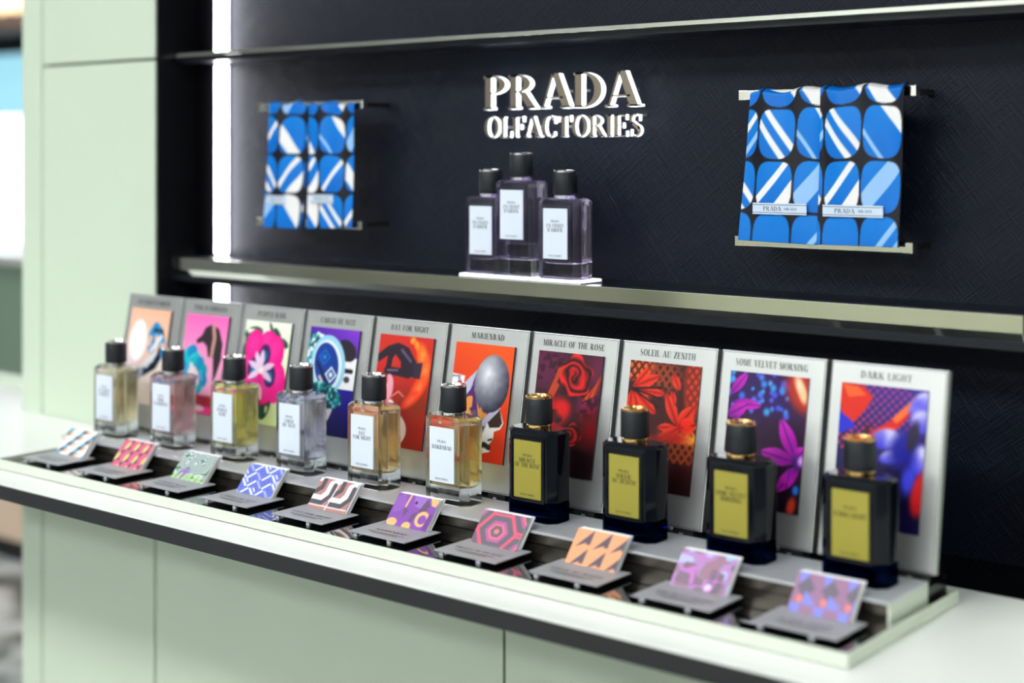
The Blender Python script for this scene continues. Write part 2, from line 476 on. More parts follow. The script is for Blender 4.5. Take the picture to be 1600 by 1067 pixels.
def art(i):
    A = 1.506
    if i == 0:      # peach, white disc, blue and black braid
        p = Paint(AW, AH, A, (246, 192, 164)); p.grad(np.ones_like(p.x), (248, 186, 156), (246, 226, 214), p.y / A)
        p.over(p.ell(.0, 1.0, .45, .3, 0, .6), (226, 205, 226), .8)
        p.over(p.ell(.27, .52, .21, .33, 0, .08), (252, 250, 250))
        p.over(p.ell(.80, 1.18, .46, .48, 0, .05), (252, 234, 224))
        p.over(p.stroke([(.42, 1.0), (.36, 1.2), (.42, 1.42)], .04), (60, 60, 70))
        path = [(.62, .62), (.60, .40), (.68, .28), (.80, .36), (.88, .52), (.86, .70), (.74, .88), (.50, 1.0), (.22, 1.08), (.10, 1.2)]
        p.over(p.stroke(path, .085, .06), (38, 140, 200))
        n = p.noise(9, 3); s = p.stroke(path, .085, .06)
        p.over(s * (n > .60), (18, 24, 30)); p.over(s * (n < .26), (245, 190, 160))
        for a, b in (((.62, .66), (.84, .42)), ((.56, .90), (.74, .70))):
            p.over(p.stroke([a, b], .035), (232, 236, 244))
    elif i == 1:    # pink, dark bird-like hair, turquoise waves
        p = Paint(AW, AH, A, (255, 110, 190)); p.grad(np.ones_like(p.x), (255, 104, 186), (255, 176, 214), p.y / .9)
        p.over(p.y > 1.22, (250, 60, 150))
        p.over(p.poly([(0.04, 1.1), (.12, .72), (.34, .72), (.52, .95), (.50, 1.2), (.30, 1.3), (.05, 1.3)]), (246, 222, 224))
        p.over(p.ell(.35, .98, .12, .05, -10), (176, 120, 170)); p.over(p.ell(.33, .985, .05, .022), (60, 60, 90))
        for a in ((.10, .95, .10), (.12, .8, .11), (.18, .64, .12), (.26, .60, .11), (.36, .70, .10), (.46, .76, .10), (.55, .86, .10), (.58, 1.0, .09), (.52, 1.12, .07), (.46, 1.2, .05)):
            p.over(p.ell(a[0], a[1], a[2], a[2] * 1.15), (8, 160 + int(30 * math.sin(a[0] * 40)), 196))
        p.over(p.stroke([(.15, .9), (.2, .7), (.3, .62)], .02), (70, 205, 225)); p.over(p.stroke([(.5, .86), (.56, 1.0)], .02), (70, 205, 225))
        p.over(p.poly([(.30, .40), (.42, .32), (.48, .20), (.62, .14), (.80, .20), (.92, .42), (.93, .66), (.86, .90), (.80, 1.02), (.78, .86), (.74, .64), (.62, .64), (.56, .48), (.46, .42), (.33, .46)]), (48, 40, 46))
        p.over(p.stroke([(.66, .15), (.72, .34), (.70, .62)], .035), (206, 150, 140))
        m = (p.y > 1.22) & (p.y < 1.38)
        p.over(m, (206, 40, 66)); p.over(m & (np.sin((p.x + p.y) * 70) > .55), (90, 20, 40)); p.over(p.ell(.4, 1.42, .3, .05), (250, 214, 226))
    elif i == 2:    # magenta pansy on pale ground
        p = Paint(AW, AH, A, (238, 246, 218)); p.grad(np.ones_like(p.x), (238, 244, 226), (226, 244, 176), p.y / A)
        n = p.noise(12, 5)
        for (x, y, rx, ry, an) in ((.12, .42, .12, .3, 10), (.2, .2, .2, .1, -10), (.72, .2, .06, .14, -40), (.86, .3, .12, .06, 25), (.86, .75, .10, .14, 0), (.62, 1.2, .13, .24, 10), (.58, .12, .03, .12, -30)):
            p.over(p.ell(x, y, rx, ry, an) * (n > .2), (34, 84, 66)); p.over(p.ell(x, y, rx * .7, ry * .7, an) * (n > .62), (66, 52, 70))
        for (x, y, r, ry) in ((.26, .40, .20, .26), (.55, .34, .20, .2), (.72, .46, .18, .26), (.18, .74, .2, .24), (.80, .88, .2, .3), (.55, .98, .26, .24), (.3, .9, .2, .2)):
            p.over(p.ell(x, y, r, ry), (246, 20, 140)); p.over(p.ell(x - .03, y - .05, r * .6, ry * .55, 20, .5), (255, 70, 170), .6)
        p.over(p.ell(.40, 1.12, .14, .2, 10), (246, 190, 196)); p.over(p.ell(.44, 1.2, .10, .07), (176, 20, 70)); p.over(p.ell(.36, 1.3, .1, .12), (240, 160, 170))
        for (x, y, a) in ((.5, .5, 90), (.28, .72, 20), (.66, .80, 160)):
            p.over(p.ell(x, y, .12, .16), (60, 30, 96)); p.over(p.ell(x, y + .02, .06, .08), (10, 110, 150))
        for a in (-90, -120, 150, 200, 30, -20):
            m, u, v = p.petal(.45, .72, .3, .05, a); p.over(m, (238, 205, 236))
        p.over(p.ell(.46, .73, .04, .05), (250, 240, 220))
    elif i == 3:    # violet and navy, ornate disc, pale face
        p = Paint(AW, AH, A, (96, 40, 170)); p.grad(np.ones_like(p.x), (134, 56, 206), (20, 12, 112), (p.y * .9 + (1 - p.x) * .45))
        p.over(p.y > .86, (24, 18, 120)); p.grad(p.y > .86, (34, 24, 150), (12, 6, 80), (p.y - .86) / .6)
        p.over(p.poly([(.60, .34), (1, .40), (1, .84), (.66, .84)]), (238, 236, 240))
        p.over(p.ell(.78, .30, .20, .14, 25), (40, 34, 44)); p.over(p.stroke([(.74, .58), (.92, .58)], .03), (24, 22, 30)); p.over(p.ell(.84, .70, .06, .045), (60, 60, 70))
        p.over(p.ell(.36, 1.1, .27, .34, 20), (236, 228, 232)); p.over(p.ell(.44, 1.14, .05, .03), (60, 30, 50))
        n = p.noise(10, 2); n2 = p.noise(22, 8)
        m = p.ell(.16, .5, .34, .42); p.over(m, (224, 238, 236)); p.over(m * (n > .52), (40, 160, 176)); p.over(m * (n2 > .68), (20, 70, 90))
        p.over(p.ell(.44, .52, .34, .42, -18), (150, 205, 232)); p.over(p.ell(.43, .53, .28, .36, -18), (224, 236, 240)); p.over(p.ell(.41, .53, .24, .32, -18), (16, 60, 150))
        dd = lambda x, y, r: (np.abs(p.x - x) + np.abs(p.y - y) < r).astype(float)
        for (x, y) in ((.36, .42), (.52, .66)):
            p.over(dd(x, y, .12), (222, 236, 244) if x > .4 else (24, 110, 190)); p.over(dd(x, y, .085), (16, 56, 150)); p.over(dd(x, y, .045), (40, 130, 205) if x < .4 else (230, 240, 246))
        p.over(p.stroke([(.22, .5), (.52, .84)], .025), (20, 30, 80)); p.over(p.stroke([(.30, .7), (.42, .84)], .02), (226, 200, 180))
        m = p.ell(.44, .95, .36, .17, 12); p.over(m, (20, 130, 140)); p.over(m * (n2 > .55), (8, 56, 70)); p.over(m * (n2 < .25), (150, 225, 220))
    elif i == 4:    # red ground, dark gloved hand, flame
        p = Paint(AW, AH, A, (205, 42, 34)); p.grad(np.ones_like(p.x), (206, 44, 36), (150, 26, 20), p.y / A - .2)
        p.over(p.ell(.9, .9, .5, .16, 0, .7), (120, 60, 20), .55)
        fl = [(.62, .06, .05, .05, 40), (.72, .14, .05, .12, -40), (.84, .30, .10, .22, -20), (.88, .50, .10, .25, 10), (.80, .70, .10, .22, 30), (.68, .86, .08, .18, 50)]
        for k, (x, y, a, b, an) in enumerate(fl):
            p.over(p.ell(x, y, a, b, an, .25), (250, 130 - 14 * k, 30))
            p.over(p.ell(x + .01, y, a * .5, b * .6, an, .5), (255, 190 - 16 * k, 70), .8)
        glove = (42, 30, 44)
        p.over(p.stroke([(.02, .34), (.2, .22), (.36, .18)], .05, .07), glove); p.over(p.stroke([(.22, .48), (.24, .30), (.34, .18)], .05), glove)
        p.over(p.poly([(.28, .16), (.42, .12), (.56, .16), (.74, .36), (.76, .56), (.56, .54), (.46, .50), (.44, .36), (.34, .28)]), glove)
        p.over(p.stroke([(.20, .50), (.40, .50), (.60, .52)], .055), glove); p.over(p.poly([(.68, .36), (.84, .34), (.82, .56), (.70, .56)]), (52, 40, 60))
        p.over(p.stroke([(.44, .2), (.62, .34)], .02), (96, 80, 110)); p.over(p.stroke([(.22, .49), (.40, .48)], .012), (120, 100, 130))
        n = p.noise(14, 4)
        m = p.ell(.24, .76, .11, .22, 8); p.over(m, (216, 90, 110)); p.over(m * (n > .55), (240, 160, 176)); p.over(p.stroke([(.34, .84), (.46, .76), (.56, .82)], .012), (236, 120, 120))
        m = p.ell(.24, 1.28, .44, .28, 0); p.over(m, (248, 224, 224)); p.over(p.ell(.34, 1.04, .09, .16), (248, 226, 226))
    elif i == 5:    # orange red, grey ball over a white profile
        p = Paint(AW, AH, A, (226, 66, 24)); p.grad(np.ones_like(p.x), (238, 84, 24), (214, 40, 24), p.y / A + (.5 - p.x) * .4)
        n = p.noise(16, 6)
        p.over(p.poly([(.42, .75), (.84, .66), (.86, .82), (.94, .98), (.90, 1.06), (.80, 1.10), (.80, 1.2), (.74, 1.27), (.77, 1.36), (.62, 1.40), (.40, 1.44), (.2, 1.3)]), (246, 244, 248))
        p.over(p.ell(.36, 1.0, .2, .3, 0, .5), (214, 206, 226), .7)
        p.over(p.poly([(.78, .78), (.86, .82), (.92, .98), (.88, 1.04), (.72, 1.06), (.66, .96), (.74, .92)]), (56, 40, 30))
        p.over(p.ell(.62, 1.0, .035, .12, 8, .4), (40, 36, 60)); p.over(p.stroke([(.56, 1.32), (.66, 1.28), (.74, 1.31)], .035), (30, 26, 34)); p.over(p.stroke([(.72, 1.22), (.78, 1.2)], .012), (30, 26, 34))
        p.over(p.poly([(0, .42), (.22, .44), (.2, .62), (.08, .72), (0, .7)]), (238, 236, 240)); p.over(p.ell(.14, .54, .04, .04), (190, 60, 40)); p.over((p.x < .22) * (p.y > .44) * (p.y < .7) * (n > .66), (150, 150, 165))
        p.over(p.poly([(.20, .55), (.42, .34), (.50, .40), (.30, .72), (.20, .8)]), (190, 188, 214))
        q = p.poly([(.42, .34), (.60, .72), (.82, .82), (.66, 1.0), (.40, 1.04), (.18, 1.0), (.2, .78), (.34, .6)])
        p.over(q, (84, 36, 108)); n3 = p.noise(11, 12)
        p.over(q * (n3 > .66), (232, 152, 70)); p.over(q * (n3 < .2), (110, 84, 110))
        for t in (((.26, .94), (.32, .80), (.40, .92)), ((.46, .74), (.52, .98), (.58, .94)), ((.40, .52), (.48, .6), (.4, .62))):
            p.over(p.poly(t), (236, 156, 74))
        p.over(p.poly([(.86, .66), (.84, .84), (.62, 1.06), (.55, 1.02), (.70, .86), (.78, .70)]), (196, 194, 218))
        b = p.ell(.68, .50, .285, .37); d = np.hypot((p.x - .60) / .30, (p.y - .38) / .40)
        p.grad(b, (232, 234, 240), (46, 46, 66), d * .78 + (n - .5) * .12)
    elif i == 6:    # dark roses
        p = Paint(AW, AH, A, (46, 14, 26)); n = p.noise(5, 3); n2 = p.noise(20, 9)
        p.grad(np.ones_like(p.x), (62, 18, 40), (24, 6, 12), p.y / A)
        p.over(p.ell(.1, .2, .35, .3, 0, .6) * (n2 > .35), (104, 26, 70), .8); p.over(p.ell(.94, .2, .14, .25, 0, .6), (104, 24, 62), .8); p.over(p.ell(.84, .62, .16, .18, 20, .5) * (n2 > .5), (126, 24, 72))
        def rose(cx, cy, R, seed, c0, c1):
            dx = p.x - cx; dy = (p.y - cy) * 1.08; nn = p.noise(9, seed); r = np.hypot(dx, dy) * (1 + .35 * (nn - .5)); th = np.arctan2(dy, dx)
            w = np.sin(r / R * 13 + th * 1.0 + 1.6 * np.sin(th * 2 + r / R * 5) + nn * 2)
            m = (r < R * (1 + .10 * np.sin(th * 5 + seed))).astype(float)
            p.grad(m, c0, c1, np.clip(w * .6 + .42, 0, 1) ** 1.5 * np.clip(.55 + r / R * .6, 0, 1)); p.over(m * (w < -.82), (34, 4, 8))
        rose(.60, .28, .27, 3, (92, 6, 12), (236, 28, 28))
        for pts in (([(.24, .52), (.32, .34), (.36, .22)]), ([(.26, .58), (.34, .42)])):
            p.over(p.stroke(pts, .03), (186, 62, 24))
        for k in range(5):
            p.over(p.stroke([(.76 + .04 * k, .56 - .02 * k), (.92 + .02 * k, .40 - .04 * k)], .018), (206, 74, 26) if k % 2 else (150, 40, 20))
        p.over(p.ell(.34, .76, .24, .18, -25, .35) * (n > .25), (196, 12, 20)); p.over(p.ell(.46, .70, .10, .1, 0, .4), (224, 20, 24)); p.over(p.ell(.2, .9, .14, .1, -30, .5), (170, 14, 22))
        p.over(p.ell(.92, .9, .2, .2, 0, .7), (110, 8, 12)); rose(.60, 1.02, .16, 8, (90, 6, 10), (226, 24, 24))
    elif i == 7:    # red lilies and orange net
        p = Paint(AW, AH, A, (64, 18, 20)); n = p.noise(7, 3)
        net = (np.sin((p.x + p.y * .8) * 62) > .35) | (np.sin((p.x - p.y * .8) * 62) > .35)
        p.over(p.ell(.1, .08, .26, .16, 0, .2), (228, 96, 30)); p.over(p.ell(.1, .08, .26, .16) * net, (80, 26, 20))
        p.over(p.ell(.5, .16, .22, .2, 0, .5) * net, (150, 60, 24)); p.over(p.ell(.92, .2, .12, .4, 0, .3), (206, 56, 26)); p.over(p.ell(.92, .2, .12, .3) * net, (120, 30, 20))
        p.over(p.ell(.9, .82, .14, .2, 0, .3) * net, (232, 130, 40)); p.over(p.ell(.72, 1.05, .3, .3, 0, .4) * net, (150, 64, 26)); p.over(p.ell(.86, .86, .2, .05, 0, .4), (236, 150, 50))
        for (x, y, L, w, a) in ((.06, .32, .42, .07, -22), (.08, .34, .46, .06, 4), (.10, .36, .42, .07, 38), (.08, .38, .34, .06, 65), (.06, .36, .3, .06, 92), (.1, .3, .3, .05, -50), (.74, .72, .42, .07, -118), (.74, .74, .34, .09, -52), (.72, .74, .26, .05, 175), (.76, .74, .24, .10, -15), (.8, .72, .4, .06, 150), (.62, .12, .22, .05, 60), (.62, .32, .18, .04, 70)):
            m, u, v = p.petal(x, y, L, w, a); p.grad(m, (206, 26, 16), (240, 70, 34), np.abs(v) + u * .4 - .2); p.over(m * (np.abs(v) < .10), (120, 10, 12))
        for a in (-6, 12, 26):
            p.over(p.stroke([(.06, .34), (.06 + .44 * math.cos(math.radians(a)), .34 + .44 * math.sin(math.radians(a)))], .012), (24, 10, 14))
        p.over(p.ell(.86, .68, .07, .06, 0, .3), (236, 44, 26)); p.over(p.ell(.7, .86, .18, .06, 0, .5), (190, 30, 18)); p.over(p.ell(.3, .9, .2, .04, 0, .6), (140, 22, 16))
        p.grad(p.y > 1.15, (64, 18, 20), (34, 10, 18), (p.y - 1.15) * 3)
    elif i == 8:    # violet petals, blue sparks
        p = Paint(AW, AH, A, (36, 8, 40)); p.grad(np.ones_like(p.x), (58, 14, 66), (22, 4, 26), p.y / A)
        r = np.random.default_rng(5)
        p.over(p.ell(.5, .2, .6, .26, 0, .5), (46, 22, 96), .8)
        for k in range(46):
            x, y = r.random() * .8, r.random() * .46; s = .018 + r.random() * .022
            p.over(p.ell(x, y, s, s * 1.1, 0, .5), (40 + int(r.random() * 50), 80 + int(r.random() * 80), 220))
        p.over(p.ell(.92, .16, .17, .26, -30, .3), (176, 40, 24)); p.over(p.ell(.90, .12, .05, .14, -25, .5), (255, 220, 180)); p.over(p.ell(.94, .2, .04, .09, -15, .5), (255, 200, 150))
        for (x, y, L, w, a) in ((.02, .28, .34, .06, -52), (.06, .36, .38, .06, 2), (0, .52, .3, .08, -30), (.10, .5, .28, .06, 58), (.92, .92, .50, .09, -118), (.90, .94, .44, .09, 190), (.96, .98, .40, .08, 130), (.86, 1.0, .24, .06, 100), (.90, .92, .2, .08, -50)):
            m, u, v = p.petal(x, y, L, w, a); p.grad(m, (130, 14, 140), (214, 30, 196), u); p.over(m * (np.abs(v) < .12), (96, 10, 120))
        p.over(p.ell(.94, .94, .07, .08, 0, .4), (70, 20, 110)); p.over(p.ell(.98, .92, .04, .05, 0, .5), (220, 150, 240))
        p.over(p.ell(.94, 1.24, .035, .05, 0, .4), (40, 130, 240)); p.over(p.ell(.90, 1.42, .05, .1, 10, .4), (206, 60, 30))
    else:           # navy, red leaves, lilac petals
        p = Paint(AW, AH, A, (24, 14, 90)); p.grad(np.ones_like(p.x), (60, 40, 140), (12, 4, 56), p.y / A * 1.3); n = p.noise(8, 3); n2 = p.noise(26, 4)
        dots = (np.sin(p.x * 70) * np.sin(p.y * 70) > .35)
        p.over(p.ell(.45, .3, .5, .34) * dots, (170, 60, 110)); p.over(p.ell(.2, .55, .3, .2) * dots, (196, 50, 80))
        p.over(p.poly([(0, .30), (.12, .36), (.2, .48), (0, .56)]), (40, 44, 200))
        p.over(p.poly([(0, 0), (.26, .02), (.38, .14), (.28, .3), (.18, .42), (.04, .34), (0, .2)]), (220, 40, 24)); p.over(p.poly([(.02, .02), (.2, .04), (.3, .12), (.1, .16)]), (240, 96, 40))
        p.over(p.stroke([(.30, .74), (.44, .54), (.66, .38), (.90, .10)], .085, .035), (216, 32, 24)); p.over(p.stroke([(.66, .34), (.84, .16)], .035), (246, 110, 46)); p.over(p.stroke([(.3, .6), (.34, .46)], .03), (70, 14, 40))
        for (x, y, a, b, an) in ((.56, .56, .17, .11, -10), (.62, .74, .13, .07, -20), (.92, .16, .16, .10, -50), (.96, .34, .14, .12, 0), (.96, .74, .12, .16, 0)):
            m = p.ell(x, y, a, b, an, .2); p.grad(m, (206, 200, 248), (70, 66, 214), np.clip((p.y - y) / b * .5 + .4 + (n - .5), 0, 1))
        p.over(p.ell(.76, .64, .14, .2, 20, .4), (24, 24, 150)); p.over(p.ell(.86, .50, .06, .16, 10, .3), (44, 34, 60)); p.over(p.ell(.84, .96, .08, .14, 5, .4), (64, 70, 226))
        p.over(p.ell(.98, 1.08, .10, .24, 10, .2), (206, 28, 34)); p.grad(p.y > 1.1, (20, 10, 74), (12, 4, 48), (p.y - 1.1) * 3) if False else None
    return p.out()


BW, BH = 66, 44


def blot(i):
    A = .64
    fr = lambda t: t - np.floor(t)
    if i == 0:
        p = Paint(BW, BH, A, (246, 246, 246)); a = fr((p.x + p.y * .9) * 2.1); b = fr((p.y - p.x * .15) * 5.5)
        p.over((a > .15) & (a < .45) & (b < .55), (70, 160, 200)); p.over((a > .15) & (a < .45) & (b > .55), (36, 44, 52)); p.over((a > .45) & (a < .7) & (b > .35), (246, 176, 130)); p.over((a > .3) & (a < .42) & (b > .8), (40, 90, 130))
    elif i == 1:
        p = Paint(BW, BH, A, (70, 64, 70))
        for r_ in range(-1, 4):
            for c_ in range(-1, 6):
                x = .14 + c_ * .30 + (.15 if r_ % 2 else 0); y = .12 + r_ * .27
                p.over(p.ell(x, y, .135, .16, 20), (170, 120, 140)); p.over(p.ell(x, y, .118, .142, 20), (244, 98, 138)); p.over(p.ell(x + .07, y + .03, .06, .10, 20) * p.ell(x, y, .118, .142, 20), (250, 214, 140))
    elif i == 2:
        p = Paint(BW, BH, A, (176, 170, 204)); n = p.noise(4, 4)
        s = np.sin((n * 5 + p.x * 1.5 + p.y * 2) * 9); p.over(s > .2, (126, 186, 110)); p.over(s > .7, (64, 120, 90)); p.over((s < -.75), (236, 240, 240)); p.over(p.ell(.3, .5, .16, .1, -30, .4), (150, 110, 196)); p.over((p.y > .48) * (np.sin(p.x * 40 + p.y * 20) > .3), (176, 226, 110))
    elif i == 3:
        p = Paint(BW, BH, A, (70, 74, 90))
        for r_ in range(-1, 5):
            for c_ in range(-1, 6):
                x = .1 + c_ * .21 + (.1 if r_ % 2 else 0); y = .07 + r_ * .17; u = (p.x - x) / .115; v = (p.y - y) / .095
                m = (np.abs(u) ** 2.6 + np.abs(v) ** 2.6 < 1); k = (r_ * 3 + c_) % 4; d = u * .7 + v * (.7 if k % 2 else -.7)
                p.over(m, (104, 118, 214)); p.over(m & (np.abs(d) < .2), (240, 242, 252) if k else (176, 180, 240)); p.over(m & (np.abs(d - .7) < .14), (240, 242, 252) if k == 2 else (104, 118, 214))
    elif i == 4:
        p = Paint(BW, BH, A, (186, 130, 126)); g = (86, 82, 92); w = (244, 238, 234)
        for dx in (-.5, 0, .5):
            p.over(p.stroke([(.02 + dx, .42), (.24 + dx, .42), (.34 + dx, .28), (.34 + dx, .1), (.52 + dx, .02)], .065), w); p.over(p.stroke([(.0 + dx, .50), (.3 + dx, .50), (.44 + dx, .34), (.44 + dx, .12)], .05), g)
            p.over(p.stroke([(.14 + dx, -.02), (.14 + dx, .2), (.02 + dx, .3)], .05), g)
        p.over(np.abs(p.x - .5 + (p.y - .3) * .1) < .014, w); p.over(np.abs(p.y - .56) < .014, w)
    elif i == 5:
        p = Paint(BW, BH, A, (140, 82, 176)); t = (238, 190, 122); g = (104, 84, 108)
        p.over(p.poly([(.0, .1), (.18, .0), (.3, .2), (.22, .34), (.06, .4)]), (150, 96, 186)); p.over(p.poly([(.4, 0), (.72, 0), (.8, .12), (.66, .24), (.48, .2)]), (160, 112, 196)); p.over(p.poly([(.72, .02), (.84, .16), (.74, .32), (.62, .3)]), g)
        p.over(p.stroke([(.32, .0), (.3, .24)], .02), t); p.over(p.poly([(.78, 0), (1, .02), (.96, .16), (.86, .14)]), t); p.over(p.ell(.78, .42, .15, .15) - p.ell(.79, .43, .09, .09), t); p.over(p.ell(.14, .57, .12, .08), t); p.over(p.ell(.5, .6, .1, .08), t)
        p.over(p.poly([(.28, .26), (.4, .3), (.34, .44)]), g); p.over(p.ell(.5, .14, .03, .03), (50, 30, 60)); p.over(p.poly([(.52, .36), (.62, .3), (.58, .52), (.5, .5)]), g); p.over(p.poly([(.9, .3), (1, .3), (1, .64), (.86, .6)]), (120, 64, 150))
    elif i == 6:
        p = Paint(BW, BH, A, (112, 106, 116))
        for cx, cy in ((.45, .36), (1.05, .02), (-.15, .02), (1.05, .70), (-.15, .70), (.45, -.34), (.45, 1.0)):
            dx = np.abs(p.x - cx); dy = np.abs(p.y - cy); d = np.maximum(dx * .87 + dy * .6, dy * 1.15)
            for r_, c_ in ((.38, (244, 96, 128)), (.33, (112, 106, 116)), (.22, (190, 104, 160)), (.16, (244, 120, 140)), (.12, (112, 106, 116)), (.05, (250, 130, 140))):
                p.over((d < r_) & (d > r_ - .2), c_)
    elif i == 7:
        p = Paint(BW, BH, A, (248, 172, 128)); a = fr(p.x * 2.9); b = fr(p.y * 3.0)
        p.over((a > .22) & (b > 1.0 - (a - .22) / .78) & (b < 1.0 - (a - .22) / .78 * .42), (104, 92, 104)); p.over((a > .78) & (b > .25) & (b < .8), (104, 92, 104))
    elif i == 8:
        p = Paint(BW, BH, A, (176, 150, 196)); n = p.noise(6, 21); n2 = p.noise(6, 31)
        p.over(n > .62, (168, 130, 150)); p.over(n < .3, (196, 190, 240)); p.over(n2 > .74, (140, 120, 136)); p.over(n2 < .2, (166, 200, 248)); p.over(p.ell(.74, .5, .14, .16, 0, .2), (128, 112, 130)); p.over(p.ell(.66, .56, .06, .07, 0, .3), (236, 220, 250)); p.over(np.abs(n - .5) < .05, (206, 130, 206))
    else:
        p = Paint(BW, BH, A, (166, 126, 158)); a = fr(p.x * 2.6); b = fr(p.y * 1.7 + .15)
        p.over((b < .5) & (a < .46 + b * .0) & (a > b * .5), (140, 146, 232)); d = np.abs(a - .5) * .9 + np.abs(b - .55) * 1.1; p.over(d < .34, (122, 112, 126)); p.over(((a - .36) ** 2 * 1.2 + (b - .86) ** 2 * 1.4) < .016, (250, 140, 122)); p.over((b > .66) & (a > .5) & (a < .5 + (b - .66) * 1.6 + .1), (140, 146, 232))
    return p.out()


SW, SH = 84, 150


def scarf_print(kind, fade=1.0):
    A = 1.9
    p = Paint(SW, SH, A, (20, 20, 30))
    blue, blue2, white, pale = (4, 128, 220), (2, 106, 202), (238, 236, 236), (150, 194, 240)
    if kind.startswith('near'):
        px, py, ox, oy = (.49, .643, -.32, -.405) if kind == 'near_a' else (.465, .643, -.405, -.405)
    else:
        px, py, ox, oy = (.62, .58, -.30, -.36) if kind == 'far_a' else (.54, .58, -.27, -.36)
    for r in range(0, 5):
        for c in range(0, 4):
            cx = ox + px * (c + .5); cy = oy + py * (r + .5); u = (p.x - cx) / (px * .475); v = (p.y - cy) / (py * .475)
            m = (np.abs(u) ** 3.2 + np.abs(v) ** 3.2 < 1).astype(float)
            k = (r * 3 + c * 2 + (0 if kind.startswith('near') else (1 if kind == 'far_a' else 3))) % 7
            dn = u * .70 + v * .70 if False else (v - u) * .707; up = (v + u) * .707     # dn: lines falling to the right; up: lines rising
            p.grad(m, blue, blue2, np.clip(.5 + .4 * v, 0, 1))
            if kind.startswith('near'):
                k = {(0, 1): 5, (0, 2): 6, (1, 0): 4, (1, 1): 0, (1, 2): 1, (2, 0): 0, (2, 1): 2, (2, 2): 3, (3, 2): 4}.get((r, c), 9)
            if k == 0:
                for t in (-.2, .42):
                    p.over(m * (np.abs(dn - t) < .14), white)
            elif k == 1:
                p.over(m * (dn < -.62), white); p.over(m * (np.abs(dn - .72) < .09), pale)
            elif k == 2:
                p.over(m * (np.abs(up + .22) < .15), white); p.over(m * (up > .52), white)
            elif k == 3:
                p.over(m * (np.abs(up + .12) < .38), pale)
            elif k == 4:
                p.over(m * (np.abs(up - .1) < .13), pale if kind.startswith('near') and r == 3 else white); p.over(m * (np.abs(up - .75) < .12), pale if kind.startswith('near') else blue2)
            elif k == 5:
                p.over(m * (dn < -.05), white) if not kind.startswith('near') else p.over(m * (dn < -.1) * (u > .1), white)
            elif k == 6:
                p.over(m * (np.abs(dn - .55) < .36), white)
    return p.out()


# ================================================================== THE SHOP
G = CAM[2]                                  # eye height; floor is at z = 0
COUNTER_Z = -3.407
YP, YW = 11.28, 12.18                       # cabinet face, niche back
XL, XN0, XN1 = -16.99, -14.64, -4.05        # filler/panel seam, niche left, niche right
ZTOP = (2.75 - G) / U                       # top of the wall unit


def ubox(mb, X0, X1, Y0, Y1, Z0, Z1, mi=0):
    a = W(X0, Y0, Z0); b = W(X1, Y1, Z1)
    return mb.box(a.x, b.x, a.y, b.y, a.z, b.z, mi)


ZF = -G / U                                 # floor in bay units

struct(MB().box(-9, 6, -4.5, 7, -0.05, 0).obj('floor', marble_mat()), 'grey veined stone shop floor', 'floor')
struct(MB().box(-9, 6, -4.5, 7, 3.0, 3.05).obj('ceiling', mat('ceiling_paint', (238, 239, 238), 0.8)), 'plain shop ceiling', 'ceiling')
struct(MB().box(-9, 6, -4.55, -4.5, 0, 3.0).obj('wall_front', mat('wall_cream', (232, 235, 226), 0.6)), 'cream shop wall opposite the display', 'wall')
struct(MB().box(-9.05, -9, -4.5, 7, 0, 3.0).obj('wall_left', mat('wall_taupe', (92, 88, 84), 0.6)), 'taupe shop wall far to the left', 'wall')
struct(MB().box(6, 6.05, -4.5, 7, 0, 3.0).obj('wall_right', mat('wall_light', (165, 168, 166), 0.6)), 'grey shop wall on the right', 'wall')
struct(MB().box(-9, 6, 7, 7.05, 0, 3.0).obj('wall_back', mat('wall_dark', (58, 62, 66), 0.6)), 'dark shop wall far behind the cabinets', 'wall')

# ceiling light panels
M_PANEL = mat('panel_diffuser', (255, 255, 255), 0.5, emit=(250, 253, 255), estr=PANEL_LIGHT)
M_FRAME = mat('panel_frame', (210, 210, 210), 0.4)
for k, (px, py, sx, sy) in enumerate([(-1.9, -1.0, 1.2, .6), (0.1, -1.0, 1.2, .6), (2.1, -1.0, 1.2, .6), (-2.2, -3.1, 1.2, .6), (-.2, -3.1, 1.2, .6), (1.8, -3.1, 1.2, .6), (-4.6, 1.8, 1.2, .6), (-4.6, -1.2, 1.2, .5)]):
    t = thing('ceiling_light', (px, py, 2.94), 'white ceiling light panel over the %s' % ('left end of the display aisle', 'middle of the display aisle', 'right end of the display aisle', 'left counters across the aisle', 'middle counters across the aisle', 'right counters across the aisle', 'distant cabinet and screen', 'far left shop floor')[k], 'ceiling light', 'ceiling light panels')
    MB().box(-sx / 2, sx / 2, -sy / 2, sy / 2, 0.0, 0.008).obj('diffuser', M_PANEL, t)
    f = MB()
    for (a, b, c, d) in ((-sx / 2 - .03, sx / 2 + .03, -sy / 2 - .03, -sy / 2), (-sx / 2 - .03, sx / 2 + .03, sy / 2, sy / 2 + .03), (-sx / 2 - .03, -sx / 2, -sy / 2, sy / 2), (sx / 2, sx / 2 + .03, -sy / 2, sy / 2)):
        f.box(a, b, c, d, -.004, .06)
    f.obj('frame', M_FRAME, t)

# ---------------------------------------------------------------- wall unit
gap = .035
t = thing('tall_cabinet', W(-15.8, YP, ZF), 'tall pale sage green cabinet panelling left of the dark niche', 'cabinet')
o0 = W(-15.8, YP, ZF)


def upart(root, o, name, m, X0, X1, Y0, Y1, Z0, Z1, bevel=0.0, label=None):
    mb = MB(); a = W(X0, Y0, Z0) - o; b = W(X1, Y1, Z1) - o
    mb.box(a.x, b.x, a.y, b.y, a.z, b.z)
    ob = mb.obj(name, m, root, bevel=bevel)
    if label: ob['label'] = label
    return ob


